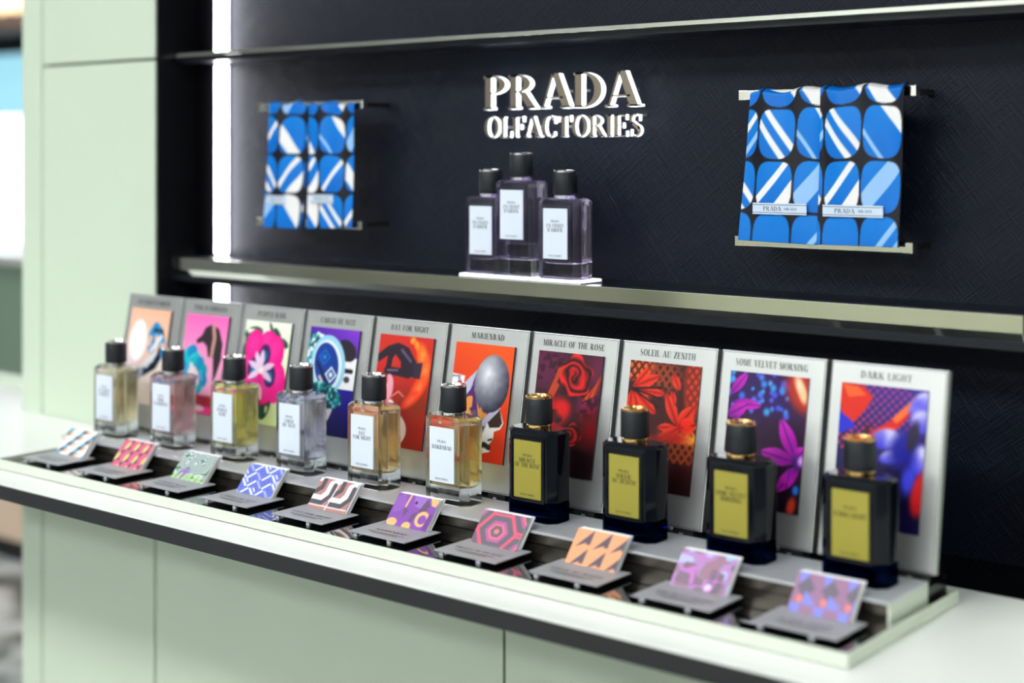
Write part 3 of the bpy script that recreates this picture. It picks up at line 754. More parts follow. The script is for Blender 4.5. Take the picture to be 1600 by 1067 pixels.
ZS = 1.136                                   # horizontal seam level
upart(t, o0, 'carcass', M_SEAM, -17.35, XN0 - .01, YP + .12, 13.6, ZF, ZTOP)
upart(t, o0, 'panel', M_GREEN, XL + gap / 2, XN0, YP, YP + .12, COUNTER_Z, ZS - gap / 2, .0012)
upart(t, o0, 'panel', M_GREEN, XL + gap / 2, XN0, YP, YP + .12, ZS + gap / 2, ZTOP, .0012)
upart(t, o0, 'filler_strip', M_GREEN, -17.46, XL - gap / 2, YP, 13.6, ZF + .8, ZTOP, .004)
upart(t, o0, 'lower_panel', M_GREEN, XL + gap / 2, XN0 - gap / 2, YP, YP + .12, ZF + .8, COUNTER_Z - .16, .0012)

t = thing('base_cabinet', W(-9, YP, ZF), 'long sage green base cabinet under the white counter', 'cabinet')
o0 = W(-9, YP, ZF)
upart(t, o0, 'carcass', M_SEAM, XN0, 3.0, YP + .12, 13.6, ZF, COUNTER_Z - .3)
for a, b in ((XN0, -9.2), (-9.2, -4.0), (-4.0, 3.0)):
    upart(t, o0, 'panel', M_GREEN, a + gap / 2, b - gap / 2, YP, YP + .12, ZF + .8, COUNTER_Z - .16, .0012)

t = thing('side_cabinet', W(-2, YP, COUNTER_Z), 'sage green cabinet panel at the right end of the niche', 'cabinet')
o0 = W(-2, YP, COUNTER_Z)
upart(t, o0, 'panel', M_GREEN, XN1, 3.0, YP, YP + .12, COUNTER_Z, ZTOP, .0012)
upart(t, o0, 'carcass', M_SEAM, XN1 + .02, 3.0, YP + .12, 13.6, COUNTER_Z, ZTOP)

# niche shell
nb = MB(); ubox(nb, XN0, XN1, YW, YW + .3, COUNTER_Z - .3, ZTOP)
struct(nb.obj('wall_niche', M_SAFF), 'dark navy cross-grained leather back wall of the niche', 'wall')
ns = MB(); ubox(ns, XN0 - .008, XN0 + .03, YP + .02, YW, COUNTER_Z - .02, ZTOP)
struct(ns.obj('wall_niche_side', mat('niche_black', (12, 13, 18), 0.5)), 'black side lining of the niche', 'wall')
nr = MB(); ubox(nr, XN1 - .03, XN1 + .008, YP + .02, YW, COUNTER_Z - .02, ZTOP)
struct(nr.obj('wall_niche_end', MATS['niche_black']), 'black right side lining of the niche', 'wall')
nf = MB(); ubox(nf, XN0, XN1, YP, YW, COUNTER_Z - .16, COUNTER_Z - .004)
struct(nf.obj('trim_1', M_BLACKGLOSS), 'glossy black floor of the niche behind the counter', 'trim')

# counter top
t = thing('counter', W(-9, 9.9, COUNTER_Z - .145), 'white solid counter top with black front edge', 'counter')
o0 = W(-9, 9.9, COUNTER_Z - .145)
upart(t, o0, 'top', M_WHITE, -21, 3.0, 8.62, YP - .002, COUNTER_Z - .12, COUNTER_Z, .0006)
upart(t, o0, 'top', M_WHITE, -21, -17.47, YP - .002, 12.4, COUNTER_Z - .12, COUNTER_Z, .0006)
upart(t, o0, 'front_edge', M_BLACK, -21, 3.0, 8.605, 8.70, COUNTER_Z - .155, COUNTER_Z - .012, label='matt black front edge')
upart(t, o0, 'underside', M_BLACK, -21, 3.0, 8.70, YP - .002, COUNTER_Z - .155, COUNTER_Z - .12)
t = thing('counter_upstand', W(-19, 12.4, COUNTER_Z - .12), 'pale green upstand at the far left rear of the counter', 'upstand')
upart(t, W(-19, 12.4, COUNTER_Z - .12), 'rail', M_GREEN, -21, -17.47, 12.402, 12.6, COUNTER_Z - .12, COUNTER_Z + .12, .0006)

# ---------------------------------------------------------------- shelves with chrome front
def shelf(name, z0, label, up=1):
    o = W(-9, 11.47, z0)
    t = thing(name, o, label, 'shelf')
    upart(t, o, 'board', mat('shelf_top', (18, 22, 34), 0.3), XN0 + .03, XN1 - .03, 11.50, YW, z0 - .28, z0 - .004)
    mb = MB(); a = W(XN0 + .09, 11.47, z0) - o; b = W(XN1 - .11, 11.50, z0) - o
    # profile: vertical face, then a facet turned to the counter
    prof = [(0, 0), (0, -.142 * U), (.031 * U, -.215 * U), (.14 * U, -.215 * U), (.14 * U, 0)]
    n = len(prof)
    mb.add([(a.x, y, z) for y, z in prof] + [(b.x, y, z) for y, z in prof],
           [[i, (i + 1) % n, n + (i + 1) % n, n + i] for i in range(n)] + [list(range(n))[::-1], [n + i for i in range(n)]])
    c = mb.obj('front_bar', M_CHROME, t, bevel=.0006); c['label'] = 'polished metal front bar'
    upart(t, o, 'under_rail', M_BLACKGLOSS, XN0 + .03, XN1 - .03, 11.56, 11.62, z0 - .30, z0 - .215)
    return t


shelf('display_shelf', -1.262, 'polished metal fronted shelf carrying three bottles, above the picture cards')
o = W(-9, 11.47, 1.153)
t = thing('display_shelf', o, 'thin metal edged dark shelf above the wall sign', 'shelf')
upart(t, o, 'board', MATS['shelf_top'], XN0 + .03, XN1 - .03, 11.55, YW, 1.10, 1.20)
ob = upart(t, o, 'front_bar', M_CHROME, XN0 + .03, XN1 - .03, 11.44, 11.55, 1.153, 1.195, .0004); ob['label'] = 'slim polished metal edge'

# vertical light strips in the niche corner, cut by the shelves
for z0, z1, lb in ((COUNTER_Z, -1.262 - .29, 'short white light strip under the metal shelf'), (-1.258, 1.098, 'tall white light strip at the left edge of the dark niche'), (1.205, ZTOP, 'white light strip above the upper shelf')):
    t = thing('light_strip', W(XN0 + .25, YW, z0), lb, 'light strip')
    mb = MB(); mb.box(-.045 * U, .055 * U, -.15 * U, -.02 * U, .002, (z1 - z0) * U - .002); mb.obj('diffuser', M_STRIP, t, bevel=.001)
    mb = MB(); mb.box(-.048 * U, .06 * U, -.02 * U, -.0002, .001, (z1 - z0) * U - .001); mb.obj('channel', M_STEEL, t)
    mb = MB(); mb.box(-.085 * U, -.052 * U, -.42 * U, -.0002, .001, (z1 - z0) * U - .001); mb.obj('light_block_fin', mat('light_block_black', (6, 6, 8), 0.95, spec=0.0), t)  # dark fin added to keep the strip's light off the side lining

# ---------------------------------------------------------------- illuminated wall sign
YL0, YL1 = 11.99, 12.06
M_LFACE = mat('sign_face', (176, 160, 148), 0.16, metal=1.0)
M_LSIDE = mat('sign_side', (255, 255, 255), 0.5, emit=(240, 248, 255), estr=1.5)
o = W(-9.07, YL0, .16)
t = thing('wall_sign', o, 'two line metal letter sign glowing on the navy niche wall', 'sign')
for s, z, h, wd in (('PRADA', .453, .352, 1.98), ('OLFACTORIES', .163, .212, 2.0)):
    for l in text_polys(s, h * U, wd * U, .02):
        mb = MB()
        for p in l:
            mb.extrude_xz([(x, zz + (z - .16) * U) for x, zz in p], (0 if h > .3 else .025) * U, (YL1 - YL0) * U, 0, 1)
        lo = mb.obj('letter', [M_LFACE, M_LSIDE], t)
        cx_ = sum(q[0] for q in l[0]) / len(l[0]); cz_ = sum(q[1] for q in l[0]) / len(l[0]) + (z - .16) * U
        mb = MB(); mb.box(cx_ - .0012, cx_ + .0012, (YL1 - YL0) * U - .0005, (YW - YL0) * U, cz_ - .0012, cz_ + .0012)
        mb.obj('mounting_pin', M_STEEL, lo)

# ---------------------------------------------------------------- scarves on wall rails
def ray_at(px, py, Y):
    a = math.radians(38.894); F = (-math.sin(a), math.cos(a)); R = (math.cos(a), math.sin(a)); u = (px - 800) / 2325.0
    dx, dy, dz = F[0] + R[0] * u, F[1] + R[1] * u, (239.0 - py) / 2325.0
    return (dx / dy * Y, Y, dz / dy * Y)


YR = 11.72


def rail(px0, py0, px1, py1, label):
    a = ray_at(px0, py0, YR); b = ray_at(px1, py1, YR); z = (a[2] + b[2]) / 2
    o = W((a[0] + b[0]) / 2, YR, z)
    t = thing('scarf_rail', o, label, 'rail', 'wall rails holding the scarves')
    hx = (b[0] - a[0]) / 2 * U; r = .042 * U
    mb = MB(); mb.box(-hx, hx, -r, r, -r, r); mb.obj('bar', M_CHROME, t, bevel=.0006)
    for sx in (-1, 1):
        mb = MB(); mb.box(sx * hx - r, sx * hx + r, -r * 1.05, r * 1.05, -r * 1.05, r * 1.05); mb.obj('end_cap', M_CHROME, t, bevel=.0006)
        mb = MB(); mb.box(sx * (hx - r) - r * .6, sx * (hx - r) + r * .6, r, (YW - YR) * U, -r * .6, r * .6); mb.obj('bracket_arm', M_BRONZE, t)
    return z


zr = [rail(1164, 151, 1427, 140, 'short polished rail at the top of the right hand scarves'), rail(1158, 380, 1422, 383, 'short polished rail at the foot of the right hand scarves'),
      rail(411, 165, 566, 166, 'short polished rail at the top of the left hand scarves'), rail(409, 350, 565, 347, 'short polished rail at the foot of the left hand scarves')]


def scarf(kind, tl, tr, br, bl, label, lab, off, zt, fold):
    """cloth folded over the top rail, hanging in front of it and tucked under the lower one"""
    Y = YR - .075 - off
    P = [np.array(ray_at(*q, Y)) for q in (tl, tr, br, bl)]
    oz = min(P[2][2], P[3][2]); o = W(P[3][0], Y, oz)
    t = thing('silk_scarf', o, label, 'scarf', 'blue patterned scarves')

    def deform(gx, gz):
        top = P[0][None, None] * (1 - gx[..., None]) + P[1][None, None] * gx[..., None]
        bot = P[3][None, None] * (1 - gx[..., None]) + P[2][None, None] * gx[..., None]
        q = bot * (1 - gz[..., None]) + top * gz[..., None]
        q[..., 1] += .016 * np.sin(gx * 7 + gz * 3) * np.sin(gz * math.pi) + .012 * np.sin(gx * 15 + 1) * gz
        q[..., 2] += .014 * np.sin(gx * 11 + fold) * gz
        q[..., 1] += .10 * np.clip((gz - .965) / .035, 0, 1) ** 2
        w_ = q * U + np.array(CAM)
        return w_ - np.array(o)
    pr = printed('cloth', scarf_print(kind), 0, 0, t, 0, deform=deform)
    md = pr.modifiers.new('thick', 'SOLIDIFY'); md.thickness = .0012; md.offset = -1
    # back fall of the cloth behind the rail
    a = P[0] * U + np.array(CAM) - np.array(o); b = P[1] * U + np.array(CAM) - np.array(o)
    mb = MB(); yb = (.20 + off) * U
    mb.box(a[0] + .001, b[0] - .032, yb - .0012, yb, min(a[2], b[2]) - .55 * (zt[0] - zt[1]) * U, min(a[2], b[2]) - .004)
    mb.obj('back_fold', mat('scarf_back', (14, 84, 170), 0.6), t)
    lx, lz, lw = lab
    c = deform(np.array([[lx]]), np.array([[lz]]))[0, 0]
    mb = MB(); mb.box(c[0] - lw / 2, c[0] + lw / 2, -.0012 - .002, -.0022, c[2] - .0062, c[2] + .0062)
    lb = mb.obj('woven_label', mat('woven_label', (206, 222, 242), 0.6), t)
    mb = MB(); text_mesh(mb, 'PRADA', .0050, c[0] - lw * .13, c[2] - .0024, -.0034, lw * .34); text_mesh(mb, '.MILANO', .0030, c[0] + lw * .20, c[2] - .0014, -.0034, lw * .24)
    mb.obj('label_lettering', M_INKGREY, lb)['kind'] = 'stuff'; mb = MB()
    mb.box(c[0] - lw / 2, c[0] + lw / 2, -.0034, -.0033, c[2] + .0040, c[2] + .0047)
    mb.obj('label_stripe', M_INKGREY, lb); mb = MB()
    mb.box(c[0] - lw / 2, c[0] + lw / 2, -.0034, -.0033, c[2] - .0047, c[2] - .0040)
    mb.obj('label_stripe', M_INKGREY, lb)


scarf('near_a', (1172, 140), (1288, 134), (1277, 383), (1153, 375), 'blue and black patterned scarf, left one of the near right pair', (.52, .220, .066), 0, zr[0:2], 0)
scarf('near_b', (1281, 134), (1413, 128), (1404, 387), (1276, 382), 'blue and black patterned scarf, right one of the near right pair', (.45, .214, .069), .035, zr[0:2], 2)
scarf('far_a', (420, 159), (484, 158), (470, 358), (411, 355), 'blue and black patterned scarf nearest the white light strip', (.34, .225, .040), 0, zr[2:4], 1)
scarf('far_b', (482, 158), (553, 158), (549, 356), (479, 357), 'blue and black patterned scarf, right one of the far left pair', (.36, .230, .046), .02, zr[2:4], 3)

# ---------------------------------------------------------------- bottles
BWX, BDY, BCH, BHZ = .53, .30, .066, .785


def octo(w, d, c, z):
    w, d = w / 2, d / 2
    return [(x * U, y * U, z * U) for x, y in ((-w + c, -d), (w - c, -d), (w, -d + c), (w, d - c), (w - c, d), (-w + c, d), (-w, d - c), (-w, -d + c))]


def rrect(w, d, r, z, n=4):
    out = []
    for cx, cy, a0 in ((w / 2 - r, -d / 2 + r, -90), (w / 2 - r, d / 2 - r, 0), (-w / 2 + r, d / 2 - r, 90), (-w / 2 + r, -d / 2 + r, 180)):
        for k in range(n + 1):
            a = math.radians(a0 + 90 * k / n); out.append(((cx + r * math.cos(a)) * U, (cy + r * math.sin(a)) * U, z * U))
    return out


def body_mesh(z0, z1, m, name='glass_body'):
    return MB().rings([octo(BWX - .02, BDY - .02, BCH, z0), octo(BWX, BDY, BCH, z0 + .012), octo(BWX, BDY, BCH, z1 - .03), octo(BWX - .05, BDY - .05, BCH, z1)]).mesh(name, m, bevel=.0005, bseg=2)


ME = {}
ME['clear'] = body_mesh(0, BHZ, M_CLEAR)
ME['lilac'] = body_mesh(0, BHZ, M_LILACGLASS)
ME['dark'] = body_mesh(.17, BHZ, M_NAVYGLASS, 'dark_body')
ME['dark_base'] = MB().rings([octo(BWX - .02, BDY - .02, BCH, 0), octo(BWX, BDY, BCH, .012), octo(BWX, BDY, BCH, .169)]).mesh('glass_base', M_BLUEBASE)
ME['dark_core'] = MB().rings([rrect(.36, .14, .06, .085), rrect(.43, .20, .07, .11), rrect(.44, .21, .07, .168)]).mesh('base_core', mat('navy_core', (14, 52, 120), .2), smooth=True)
PANEL = .345
ME['frame_clear'] = None


def frame_mesh(m):
    mb = MB(); w, h, t = .164, .263, .012; zc = .445
    for (a, b, c, d) in ((-w - t, w + t, zc + h, zc + h + t), (-w - t, w + t, zc - h - t, zc - h), (-w - t, -w, zc - h, zc + h), (w, w + t, zc - h, zc + h)):
        mb.box(a * U, b * U, (-BDY / 2 - .010) * U, (-BDY / 2 + .002) * U, c * U, d * U)
    return mb.mesh('label_frame', m)


ME['frame'] = {'clear': frame_mesh(M_CLEAR), 'dark': frame_mesh(M_NAVYGLASS), 'lilac': frame_mesh(M_LILACGLASS)}
ME['label'] = {}
for k, m in (('clear', M_LABEL), ('dark', M_GOLDLABEL), ('lilac', M_LABEL)):
    ME['label'][k] = MB().box(-.146 * U, .146 * U, (-BDY / 2 - .012) * U, (-BDY / 2 - .001) * U, .20 * U, .69 * U).mesh('label', m)


def liquid_mesh(rgb, key):
    m = glass_mat('perfume_' + key, rgb, 0.96, clear=0.2)
    w, d = BWX - .10, BDY - .09
    r = [rrect(w * .72, d * .5, .05, .148), rrect(w * .90, d * .8, .06, .158), rrect(w * .97, d * .95, .06, .178), rrect(w, d, .06, .21), rrect(w, d, .06, .695), rrect(w * .98, d * .95, .06, .712)]
    return MB().rings(r).mesh('perfume', m, smooth=True)


def cap_meshes(metal):
    cap = MB().lathe([(.116 * U, 0), (.119 * U, .004 * U), (.117 * U, .209 * U), (.114 * U, .215 * U)], 44).mesh('cap', M_LEATHER, smooth=True)
    rim = MB().lathe([(.114 * U, 0), (.118 * U, .004 * U), (.118 * U, .016 * U), (.112 * U, .022 * U), (.098 * U, .022 * U), (.094 * U, .010 * U)], 44).mesh('cap_rim', metal, smooth=True)
    col = MB().lathe([(.100 * U, 0), (.108 * U, .004 * U), (.112 * U, .030 * U), (.104 * U, .042 * U)], 40).mesh('collar', metal, smooth=True)
    return cap, rim, col


CAPS = {'clear': cap_meshes(M_SILVER), 'lilac': None, 'dark': cap_meshes(M_GOLD)}
CAPS['lilac'] = CAPS['clear']


def bottle(loc, kind, liquid, lines, label, group, rz=0.0, name='perfume_bottle'):
    t = thing(name, loc, label, 'perfume bottle', group, (0, 0, rz))
    if kind == 'dark':
        link('body', ME['dark'], t)['label'] = 'near black navy glass'
        b = link('glass_base', ME['dark_base'], t); b['label'] = 'blue tinted thick glass base'
        link('base_core', ME['dark_core'], b)
    else:
        b = link('glass_body', ME[kind], t)
        link('perfume', liquid, b)
    link('label_frame', ME['frame'][kind], t)
    lb = link('label', ME['label'][kind], t)
    lb['label'] = 'gold paper label' if kind == 'dark' else 'white paper label'
    mb = MB(); y = (-BDY / 2 - .0128) * U
    text_mesh(mb, 'PRADA', .022 * U, 0, .555 * U, y, .10 * U)
    z = .505 if len(lines) == 1 else .515
    for s in lines:
        text_mesh(mb, s, .036 * U, 0, (z - .01) * U, y, min(.27, .026 * len(s)) * U); z -= .042
    text_mesh(mb, 'OLFACTORIES', .017 * U, 0, .222 * U, y, .155 * U)
    mb.obj('label_lettering', M_INK, lb)['kind'] = 'stuff'
    cap, rim, col = CAPS[kind]
    link('collar', col, t, (0, 0, BHZ * U - .0002))
    c = link('cap', cap, t, (0, 0, (BHZ + .040) * U)); c['label'] = 'black leather wrapped cap'
    link('cap_rim', rim, c, (0, 0, .213 * U))
    return t


def cX(i):
    return -13.92 + i * .998


ZSTEP = -3.15
NAMES = ["UN CHANT D'AMOUR", 'PINK FLAMINGOS', 'PURPLE RAIN', 'CARGO DE NUIT', 'DAY FOR NIGHT', 'MARIENBAD', 'MIRACLE OF THE ROSE', 'SOLEIL AU ZENITH', 'SOME VELVET MORNING', 'DARK LIGHT']
LINES = [['UN CHANT', "D'AMOUR"], ['PINK', 'FLAMINGOS'], ['PURPLE', 'RAIN'], ['CARGO', 'DE NUIT'], ['DAY', 'FOR NIGHT'], ['MARIENBAD'], ['MIRACLE', 'OF THE ROSE'], ['SOLEIL', 'AU ZENITH'], ['SOME VELVET', 'MORNING'], ['DARK LIGHT']]
LIQ = [(251, 244, 228), (250, 231, 234), (250, 244, 206), (244, 242, 251), (250, 234, 204), (250, 238, 200)]
BLAB = ['clear bottle of pale gold perfume, leftmost on the metal step', 'clear bottle of pink perfume before the pink picture card', 'clear bottle of yellow perfume before the magenta flower card', 'clear bottle of pale lilac perfume before the violet and navy card',
        'clear bottle of amber perfume before the red gloved hand card', 'clear bottle of golden perfume before the grey ball card, next to the dark bottles', 'dark navy bottle with gold label before the red rose card', 'dark navy bottle with gold label before the red lily card',
        'dark navy bottle with gold label before the violet petal card', 'dark navy bottle with gold label, rightmost, before the navy and red card']
for i in range(10):
    k = 'clear' if i < 6 else 'dark'
    liq = liquid_mesh(LIQ[i], str(i)) if i < 6 else None
    bottle(W(cX(i) + (.07 if i < 6 else .05), 10.14, ZSTEP), k, liq, LINES[i], BLAB[i], 'perfume bottles on the metal step')

# three bottles on the shelf, the middle one raised on a clear block
liq = liquid_mesh((248, 246, 251), 'shelf')
ZSH = -1.262 + .034
t = thing('light_pad', W(-9.22, 11.68, -1.262), 'thin glowing white pad under the three shelf bottles', 'light pad')
mb = MB(); mb.box(-.77 * U, .78 * U, -.17 * U, .19 * U, 0, .012 * U); mb.obj('base', M_STEEL, t)
mb = MB(); mb.box(-.76 * U, .77 * U, -.165 * U, .185 * U, .012 * U, .033 * U); mb.obj('diffuser', mat('pad_glow', (255, 255, 255), .5, emit=(244, 240, 255), estr=1.6), t)
TRIO = [(-9.72, 11.70, 0, 'clear lilac bottle on the shelf, left of the raised one'), (-9.30, 11.68, .17, 'clear lilac bottle raised on a clear block between two others on the shelf'), (-8.74, 11.66, 0, 'clear lilac bottle on the shelf, right of the raised one')]
for x, y, dz, lb in TRIO:
    bottle(W(x, y, ZSH + dz), 'lilac', liq, ["UN CHANT", "D'AMOUR"], lb, 'perfume bottles on the shelf')
t = thing('riser_block', W(-9.30, 11.68, ZSH), 'clear acrylic block under the middle shelf bottle', 'display block')
mb = MB(); mb.box(-.24 * U, .24 * U, -.15 * U, .15 * U, 0.0002, .168 * U); mb.obj('block', M_CLEAR, t, bevel=.0006)

# ---------------------------------------------------------------- display tray and step
t = thing('display_tray', W(-9.42, 9.9, COUNTER_Z), 'long low white edged tray with black mirror floor on the counter', 'tray')
o0 = W(-9.42, 9.9, COUNTER_Z)
TX0, TX1, TY0, TY1 = -14.42, -4.43, 9.01, 10.86
ZR, ZM = -3.297, -3.334
upart(t, o0, 'foot', M_BLACK, TX0 + .02, TX1 - .02, TY0 + .02, TY1 - .02, COUNTER_Z, COUNTER_Z + .010)  # black inset foot, added to draw the shadow line under the tray
upart(t, o0, 'base', M_TRAY, TX0, TX1, TY0, TY1, COUNTER_Z + .010, ZM - .006, .0005)
rw = .014
for (a, b, c, d) in ((TX0, TX1, TY0, TY0 + rw), (TX0, TX1, TY1 - rw, TY1), (TX0, TX0 + rw, TY0 + rw, TY1 - rw), (TX1 - rw, TX1, TY0 + rw, TY1 - rw)):
    upart(t, o0, 'rim', M_TRAY, a, b, c, d, ZM - .006, ZR, .0004)
upart(t, o0, 'mirror_floor', M_MIRROR, TX0 + rw, TX1 - rw, TY0 + rw, TY1 - rw, ZM - .006, ZM, label='black mirror floor')

SY0, SY1 = 9.77, 10.44
t = thing('bottle_step', W(-9.42, 10.1, ZM), 'long brushed metal step carrying the row of bottles inside the tray', 'display step')
o0 = W(-9.42, 10.1, ZM)
SX0, SX1 = TX0 + .06, TX1 - .06
upart(t, o0, 'core', M_BRONZE, SX0 + .02, SX1 - .02, SY0 + .03, SY1, ZM, ZSTEP - .022, label='dark bronze front')
upart(t, o0, 'top_plate', M_STEEL, SX0, SX1, SY0, SY1, ZSTEP - .022, ZSTEP, .0004)
upart(t, o0, 'end_plate', M_TRAY, SX1 - .02, SX1, SY0 + .02, SY1, ZM, ZSTEP - .022)
upart(t, o0, 'seam_line', M_BLACKGLOSS, SX0 + .02, SX1 - .02, SY0 + .022, SY0 + .03, ZM + .07, ZM + .078)

t = thing('card_rail', W(-9.42, 10.6, ZM), 'black slotted rail holding the row of picture cards', 'rail')
o0 = W(-9.42, 10.6, ZM)
upart(t, o0, 'base', M_BLACKGLOSS, SX0, SX1, SY1 + .002, 10.78, ZM, -3.20)
upart(t, o0, 'rear_edge', M_SILVER, SX0, SX1, 10.76, 10.78, -3.20, -3.17)
for i in range(10):
    for du in (-.30, .30):
        upart(t, o0, 'clip', M_SILVER, cX(i) + du - .02, cX(i) + du + .02, SY1 + .004, SY1 + .016, -3.20, -3.135)
        upart(t, o0, 'foot_pad', M_BLACK, cX(i) + du - .10, cX(i) + du + .10, 10.47, 10.60, -3.20, -3.118)

# ---------------------------------------------------------------- picture cards
CL = ['silver card with peach picture of a white disc and blue braid, leftmost', 'silver card with pink picture of dark hair and turquoise waves', 'silver card with magenta flower picture on pale ground', 'silver card with violet and navy picture of an ornate disc and face',
      'silver card with red picture of a dark gloved hand and flame', 'silver card with orange picture of a grey ball over a white profile', 'silver card with dark red rose picture', 'silver card with red lily and orange net picture', 'silver card with violet petal picture', 'silver card with navy picture of red leaves and lilac petals, rightmost']
TILT = math.atan2(10.744 - 10.48, 3.11 - 1.633)
TW = [.58, .55, .44, .50, .50, .40, .68, .56, .66, .42]
for i in range(10):
    t = thing('picture_card', W(cX(i), 10.48, -3.112), CL[i], 'picture card', 'picture cards behind the bottles', (-TILT, 0, 0))
    hw, L, th = .4775 * U, 1.500 * U, .075 * U
    mb = MB(); mb.box(-hw, hw, 0, th, 0, L); mb.obj('backing', M_SILVERCARD, t, bevel=.0009)
    mb = MB()
    e = .0007
    for (a, b, c, d) in ((-hw + .001, hw - .001, L - .0017, L - .0011), (-hw + .001, hw - .001, .0011, .0017), (-hw + .0011, -hw + .0017, .0017, L - .0017), (hw - .0017, hw - .0011, .0017, L - .0017)):
        mb.box(a, b, -.0001, .0004, c, d)
    mb.obj('border_line', M_CARDEDGE, t)
    px0, px1, pz0, pz1 = -.372 * U, .340 * U, .265 * U, 1.337 * U
    pth = .0028 if i < 7 else .0014
    mb = MB(); mb.box(px0, px1, -pth, 0, pz0, pz1)
    pb = mb.obj('picture_panel', M_CARDEDGE, t)
    printed('picture', art(i), px1 - px0, pz1 - pz0, pb, -pth - .0001, x0=px0, z0=pz0)
    mb = MB(); text_mesh(mb, NAMES[i], .055 * U, -.012 * U, 1.385 * U, -.0002, TW[i] * U, .10)
    mb.obj('title_lettering', M_INK, t)['kind'] = 'stuff'

# ---------------------------------------------------------------- blotter holders and blotters
BL = ['blue and peach checked', 'pink oval patterned', 'green swirl patterned', 'periwinkle tile patterned', 'dusty rose retro curve patterned', 'purple and tan patterned', 'pink hexagon patterned', 'peach zigzag patterned', 'lilac blob patterned', 'blue and mauve triangle patterned']
ZP = -3.292
lean = math.atan2(.19, .23)
PT = .010
CT = .0014                                   # thickness of one blotter
cards_per = 5
plate_me = MB().box(-.335 * U, .335 * U, 0, .46 * U, -PT * U, 0).mesh('plate', M_PLATE, bevel=.0003)
leg_me = MB().box(-.02 * U, .02 * U, -.012 * U, .012 * U, 0, (ZP - ZM - PT) * U).mesh('leg', mat('clear_strip', (205, 208, 214), .3))
rest_me = MB().box(-.20 * U, .20 * U, 0, .0012, .0, .30 * U).mesh('back_rest', M_BRONZE)
sheet_me = MB().box(-.245 * U, .245 * U, 0, CT * .86, 0, .310 * U).mesh('sheet', M_PAPER)
for i in range(10):
    x = cX(i)
    t = thing('blotter_holder', W(x, 9.21, ZP), 'grey plate holder in front of the %s blotters' % BL[i], 'holder', 'blotter holders in the tray')
    link('plate', plate_me, t)
    for sx in (-.27, .13):
        link('leg', leg_me, t, (sx * U, .03 * U, (ZM - ZP) * U)); link('leg', leg_me, t, (sx * U, .42 * U, (ZM - ZP) * U))
    oy = (9.57 - 9.21) * U + cards_per * CT / math.cos(lean) + .0004
    r = link('back_rest', rest_me, t, (0, oy, .0004)); r.rotation_euler = (-lean, 0, 0)
    mb = MB()
    text_mesh2 = MB()
    for l in text_polys(NAMES[i], .040 * U, min(.50, .04 * len(NAMES[i])) * U, .10):
        for p in l:
            mb.add([(a, .17 * U + b, .0002) for a, b in p], [list(range(len(p)))])
    for row, wd in ((.12, .42), (.09, .30)):
        mb.box(-wd / 2 * U, wd / 2 * U, row * U, (row + .008) * U, .0001, .0002)
    mb.obj('plate_lettering', M_INK, t)['kind'] = 'stuff'
    for k in range(cards_per):
        lb = ('front %s blotter of its stack on the grey plate', 'second blotter from the front in the %s stack', 'middle blotter of five in the %s stack', 'fourth blotter from the front in the %s stack', 'rearmost blotter of the %s stack')[k] % BL[i]
        jx = 0 if k == 0 else random.uniform(-.006, .010); jz = 0 if k == 0 else random.uniform(0, .006)
        b = thing('scent_blotter', W(x + jx, 9.57, ZP) + Vector((0, k * CT / math.cos(lean), .0006)), lb, 'blotter', 'blotters in %s stack' % BL[i], (-lean, 0, 0))
        link('sheet', sheet_me, b)
        if k == 0:
            printed('print', blot(i), .49 * U, .310 * U, b, -.0001)

# ---------------------------------------------------------------- counters across the aisle (seen only as reflections)
for x, w_, rgb, lb in ((-4.6, 2.4, (150, 150, 132), 'olive grey'), (-1.9, 2.2, (186, 188, 160), 'pale olive'), (.7, 2.2, (172, 174, 150), 'beige green'), (3.4, 2.4, (120, 124, 112), 'dark sage')):
    t = thing('aisle_counter', (x, -3.9, 0), '%s counter across the aisle, facing the display' % lb, 'counter', 'counters across the aisle')
    mb = MB(); mb.box(-w_ / 2, w_ / 2, -.3, .3, 0, .1); mb.obj('plinth', M_BLACK, t)
    mb = MB(); mb.box(-w_ / 2, w_ / 2, -.35, .35, .1, 1.0); mb.obj('body', mat('aisle_' + lb.replace(' ', '_'), rgb, .5), t, bevel=.004)
    mb = MB(); mb.box(-w_ / 2 - .03, w_ / 2 + .03, -.38, .38, 1.0, 1.04); mb.obj('top', M_WHITE, t, bevel=.003)

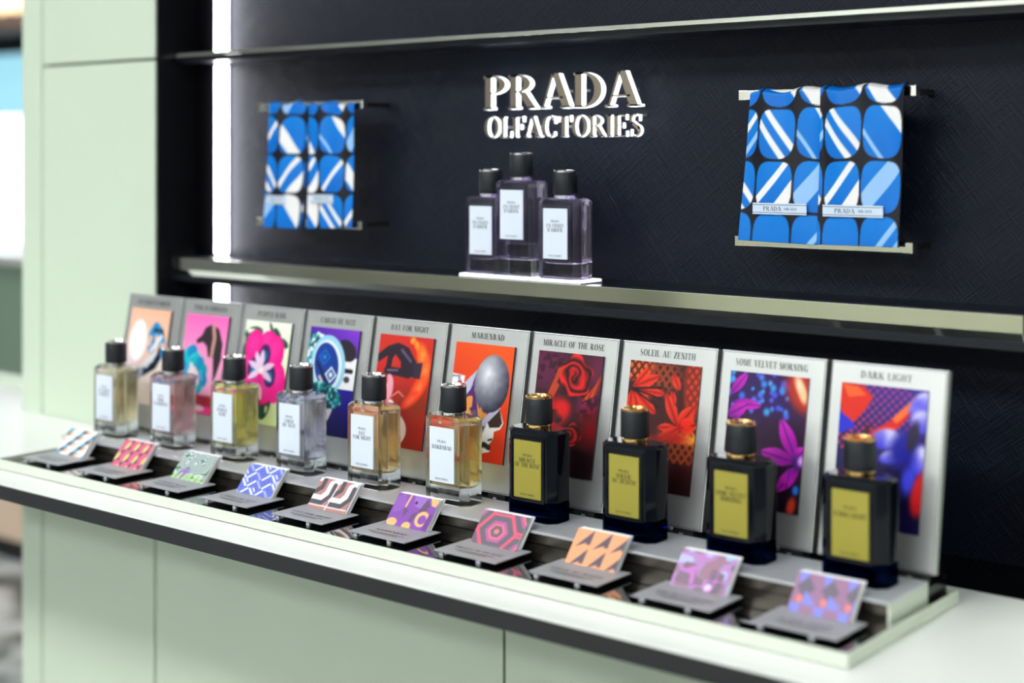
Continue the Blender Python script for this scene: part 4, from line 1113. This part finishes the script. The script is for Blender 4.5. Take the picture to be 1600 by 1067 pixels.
# ---------------------------------------------------------------- shop furniture beyond the counter (out of focus)
t = thing('display_cabinet', (-3.5, 2.95, 0), 'grey green and beige display cabinet in the blurred distance', 'cabinet')
mb = MB(); mb.box(-.9, .62, -.15, .6, 0, .075); mb.obj('plinth', M_BLACK, t)
mb = MB(); mb.box(-.95, .66, -.18, .6, .075, .27); mb.obj('drawer', mat('beige_lacquer', (222, 196, 172), .4), t, bevel=.004)
mb = MB(); mb.box(-.9, .62, -.15, .6, .27, .98); mb.obj('body', mat('grey_green', (120, 140, 122), .5), t, bevel=.004)
mb = MB(); mb.box(-.95, .66, -.18, .6, .98, 1.01); mb.obj('top', mat('stone_top', (196, 196, 190), .3), t, bevel=.002)
t = thing('light_column', (-3.668, 3.05, 1.01), 'glowing white light column standing on the distant cabinet', 'light column')
mb = MB(); mb.box(-.068, .066, -.05, .05, .01, .47); mb.obj('diffuser', mat('column_glow', (255, 255, 255), .5, emit=(235, 244, 255), estr=2.2), t, bevel=.01)
mb = MB(); mb.box(-.085, .085, -.07, .07, 0, .01); mb.obj('foot', M_STEEL, t)
t = thing('wall_screen', (-5.2, 4.5, 1.3), 'pale blue glowing screen in the blurred distance', 'screen')
mb = MB(); mb.box(-1.3, 1.3, -.02, .02, .16, .57); mb.obj('display', mat('screen_glow', (120, 170, 190), .4, emit=(150, 205, 222), estr=0.75), t)
mb = MB(); mb.box(-1.35, 1.35, .02, .08, -1.3, .95); mb.obj('panel', M_BLACK, t)
t = thing('bulkhead', (-5.2, 4.1, 1.93), 'grey brown bulkhead beam above the distant screen', 'beam')
mb = MB(); mb.box(-1.5, 1.5, -.08, .08, 0, .085); mb.obj('beam', mat('taupe_beam', (128, 112, 106), .6), t, bevel=.005)
for hx in (-1.3, 1.3):
    mb = MB(); mb.box(hx - .02, hx + .02, -.02, .02, .08, 1.07); mb.obj('hanger', M_BLACK, t)
for k, (x, y, z) in enumerate(((-5.26, 4.0, 2.07), (-5.06, 3.95, 2.06), (-5.16, 4.1, 2.16))):
    t = thing('globe_lamp', (x, y, z), 'warm round pendant lamp in the blurred distance, %s of three' % ('left', 'right', 'highest')[k], 'lamp', 'distant pendant lamps')
    mb = MB(); mb.lathe([(.005, -.06), (.035, -.048), (.055, -.02), (.06, .0), (.055, .02), (.035, .048), (.005, .06)], 20); mb.obj('globe', mat('warm_globe', (255, 230, 200), .4, emit=(255, 216, 170), estr=1.6), t, smooth=True)
    mb = MB(); mb.lathe([(.006, .055), (.006, 3.0 - z)], 8); mb.obj('cord', M_BLACK, t)
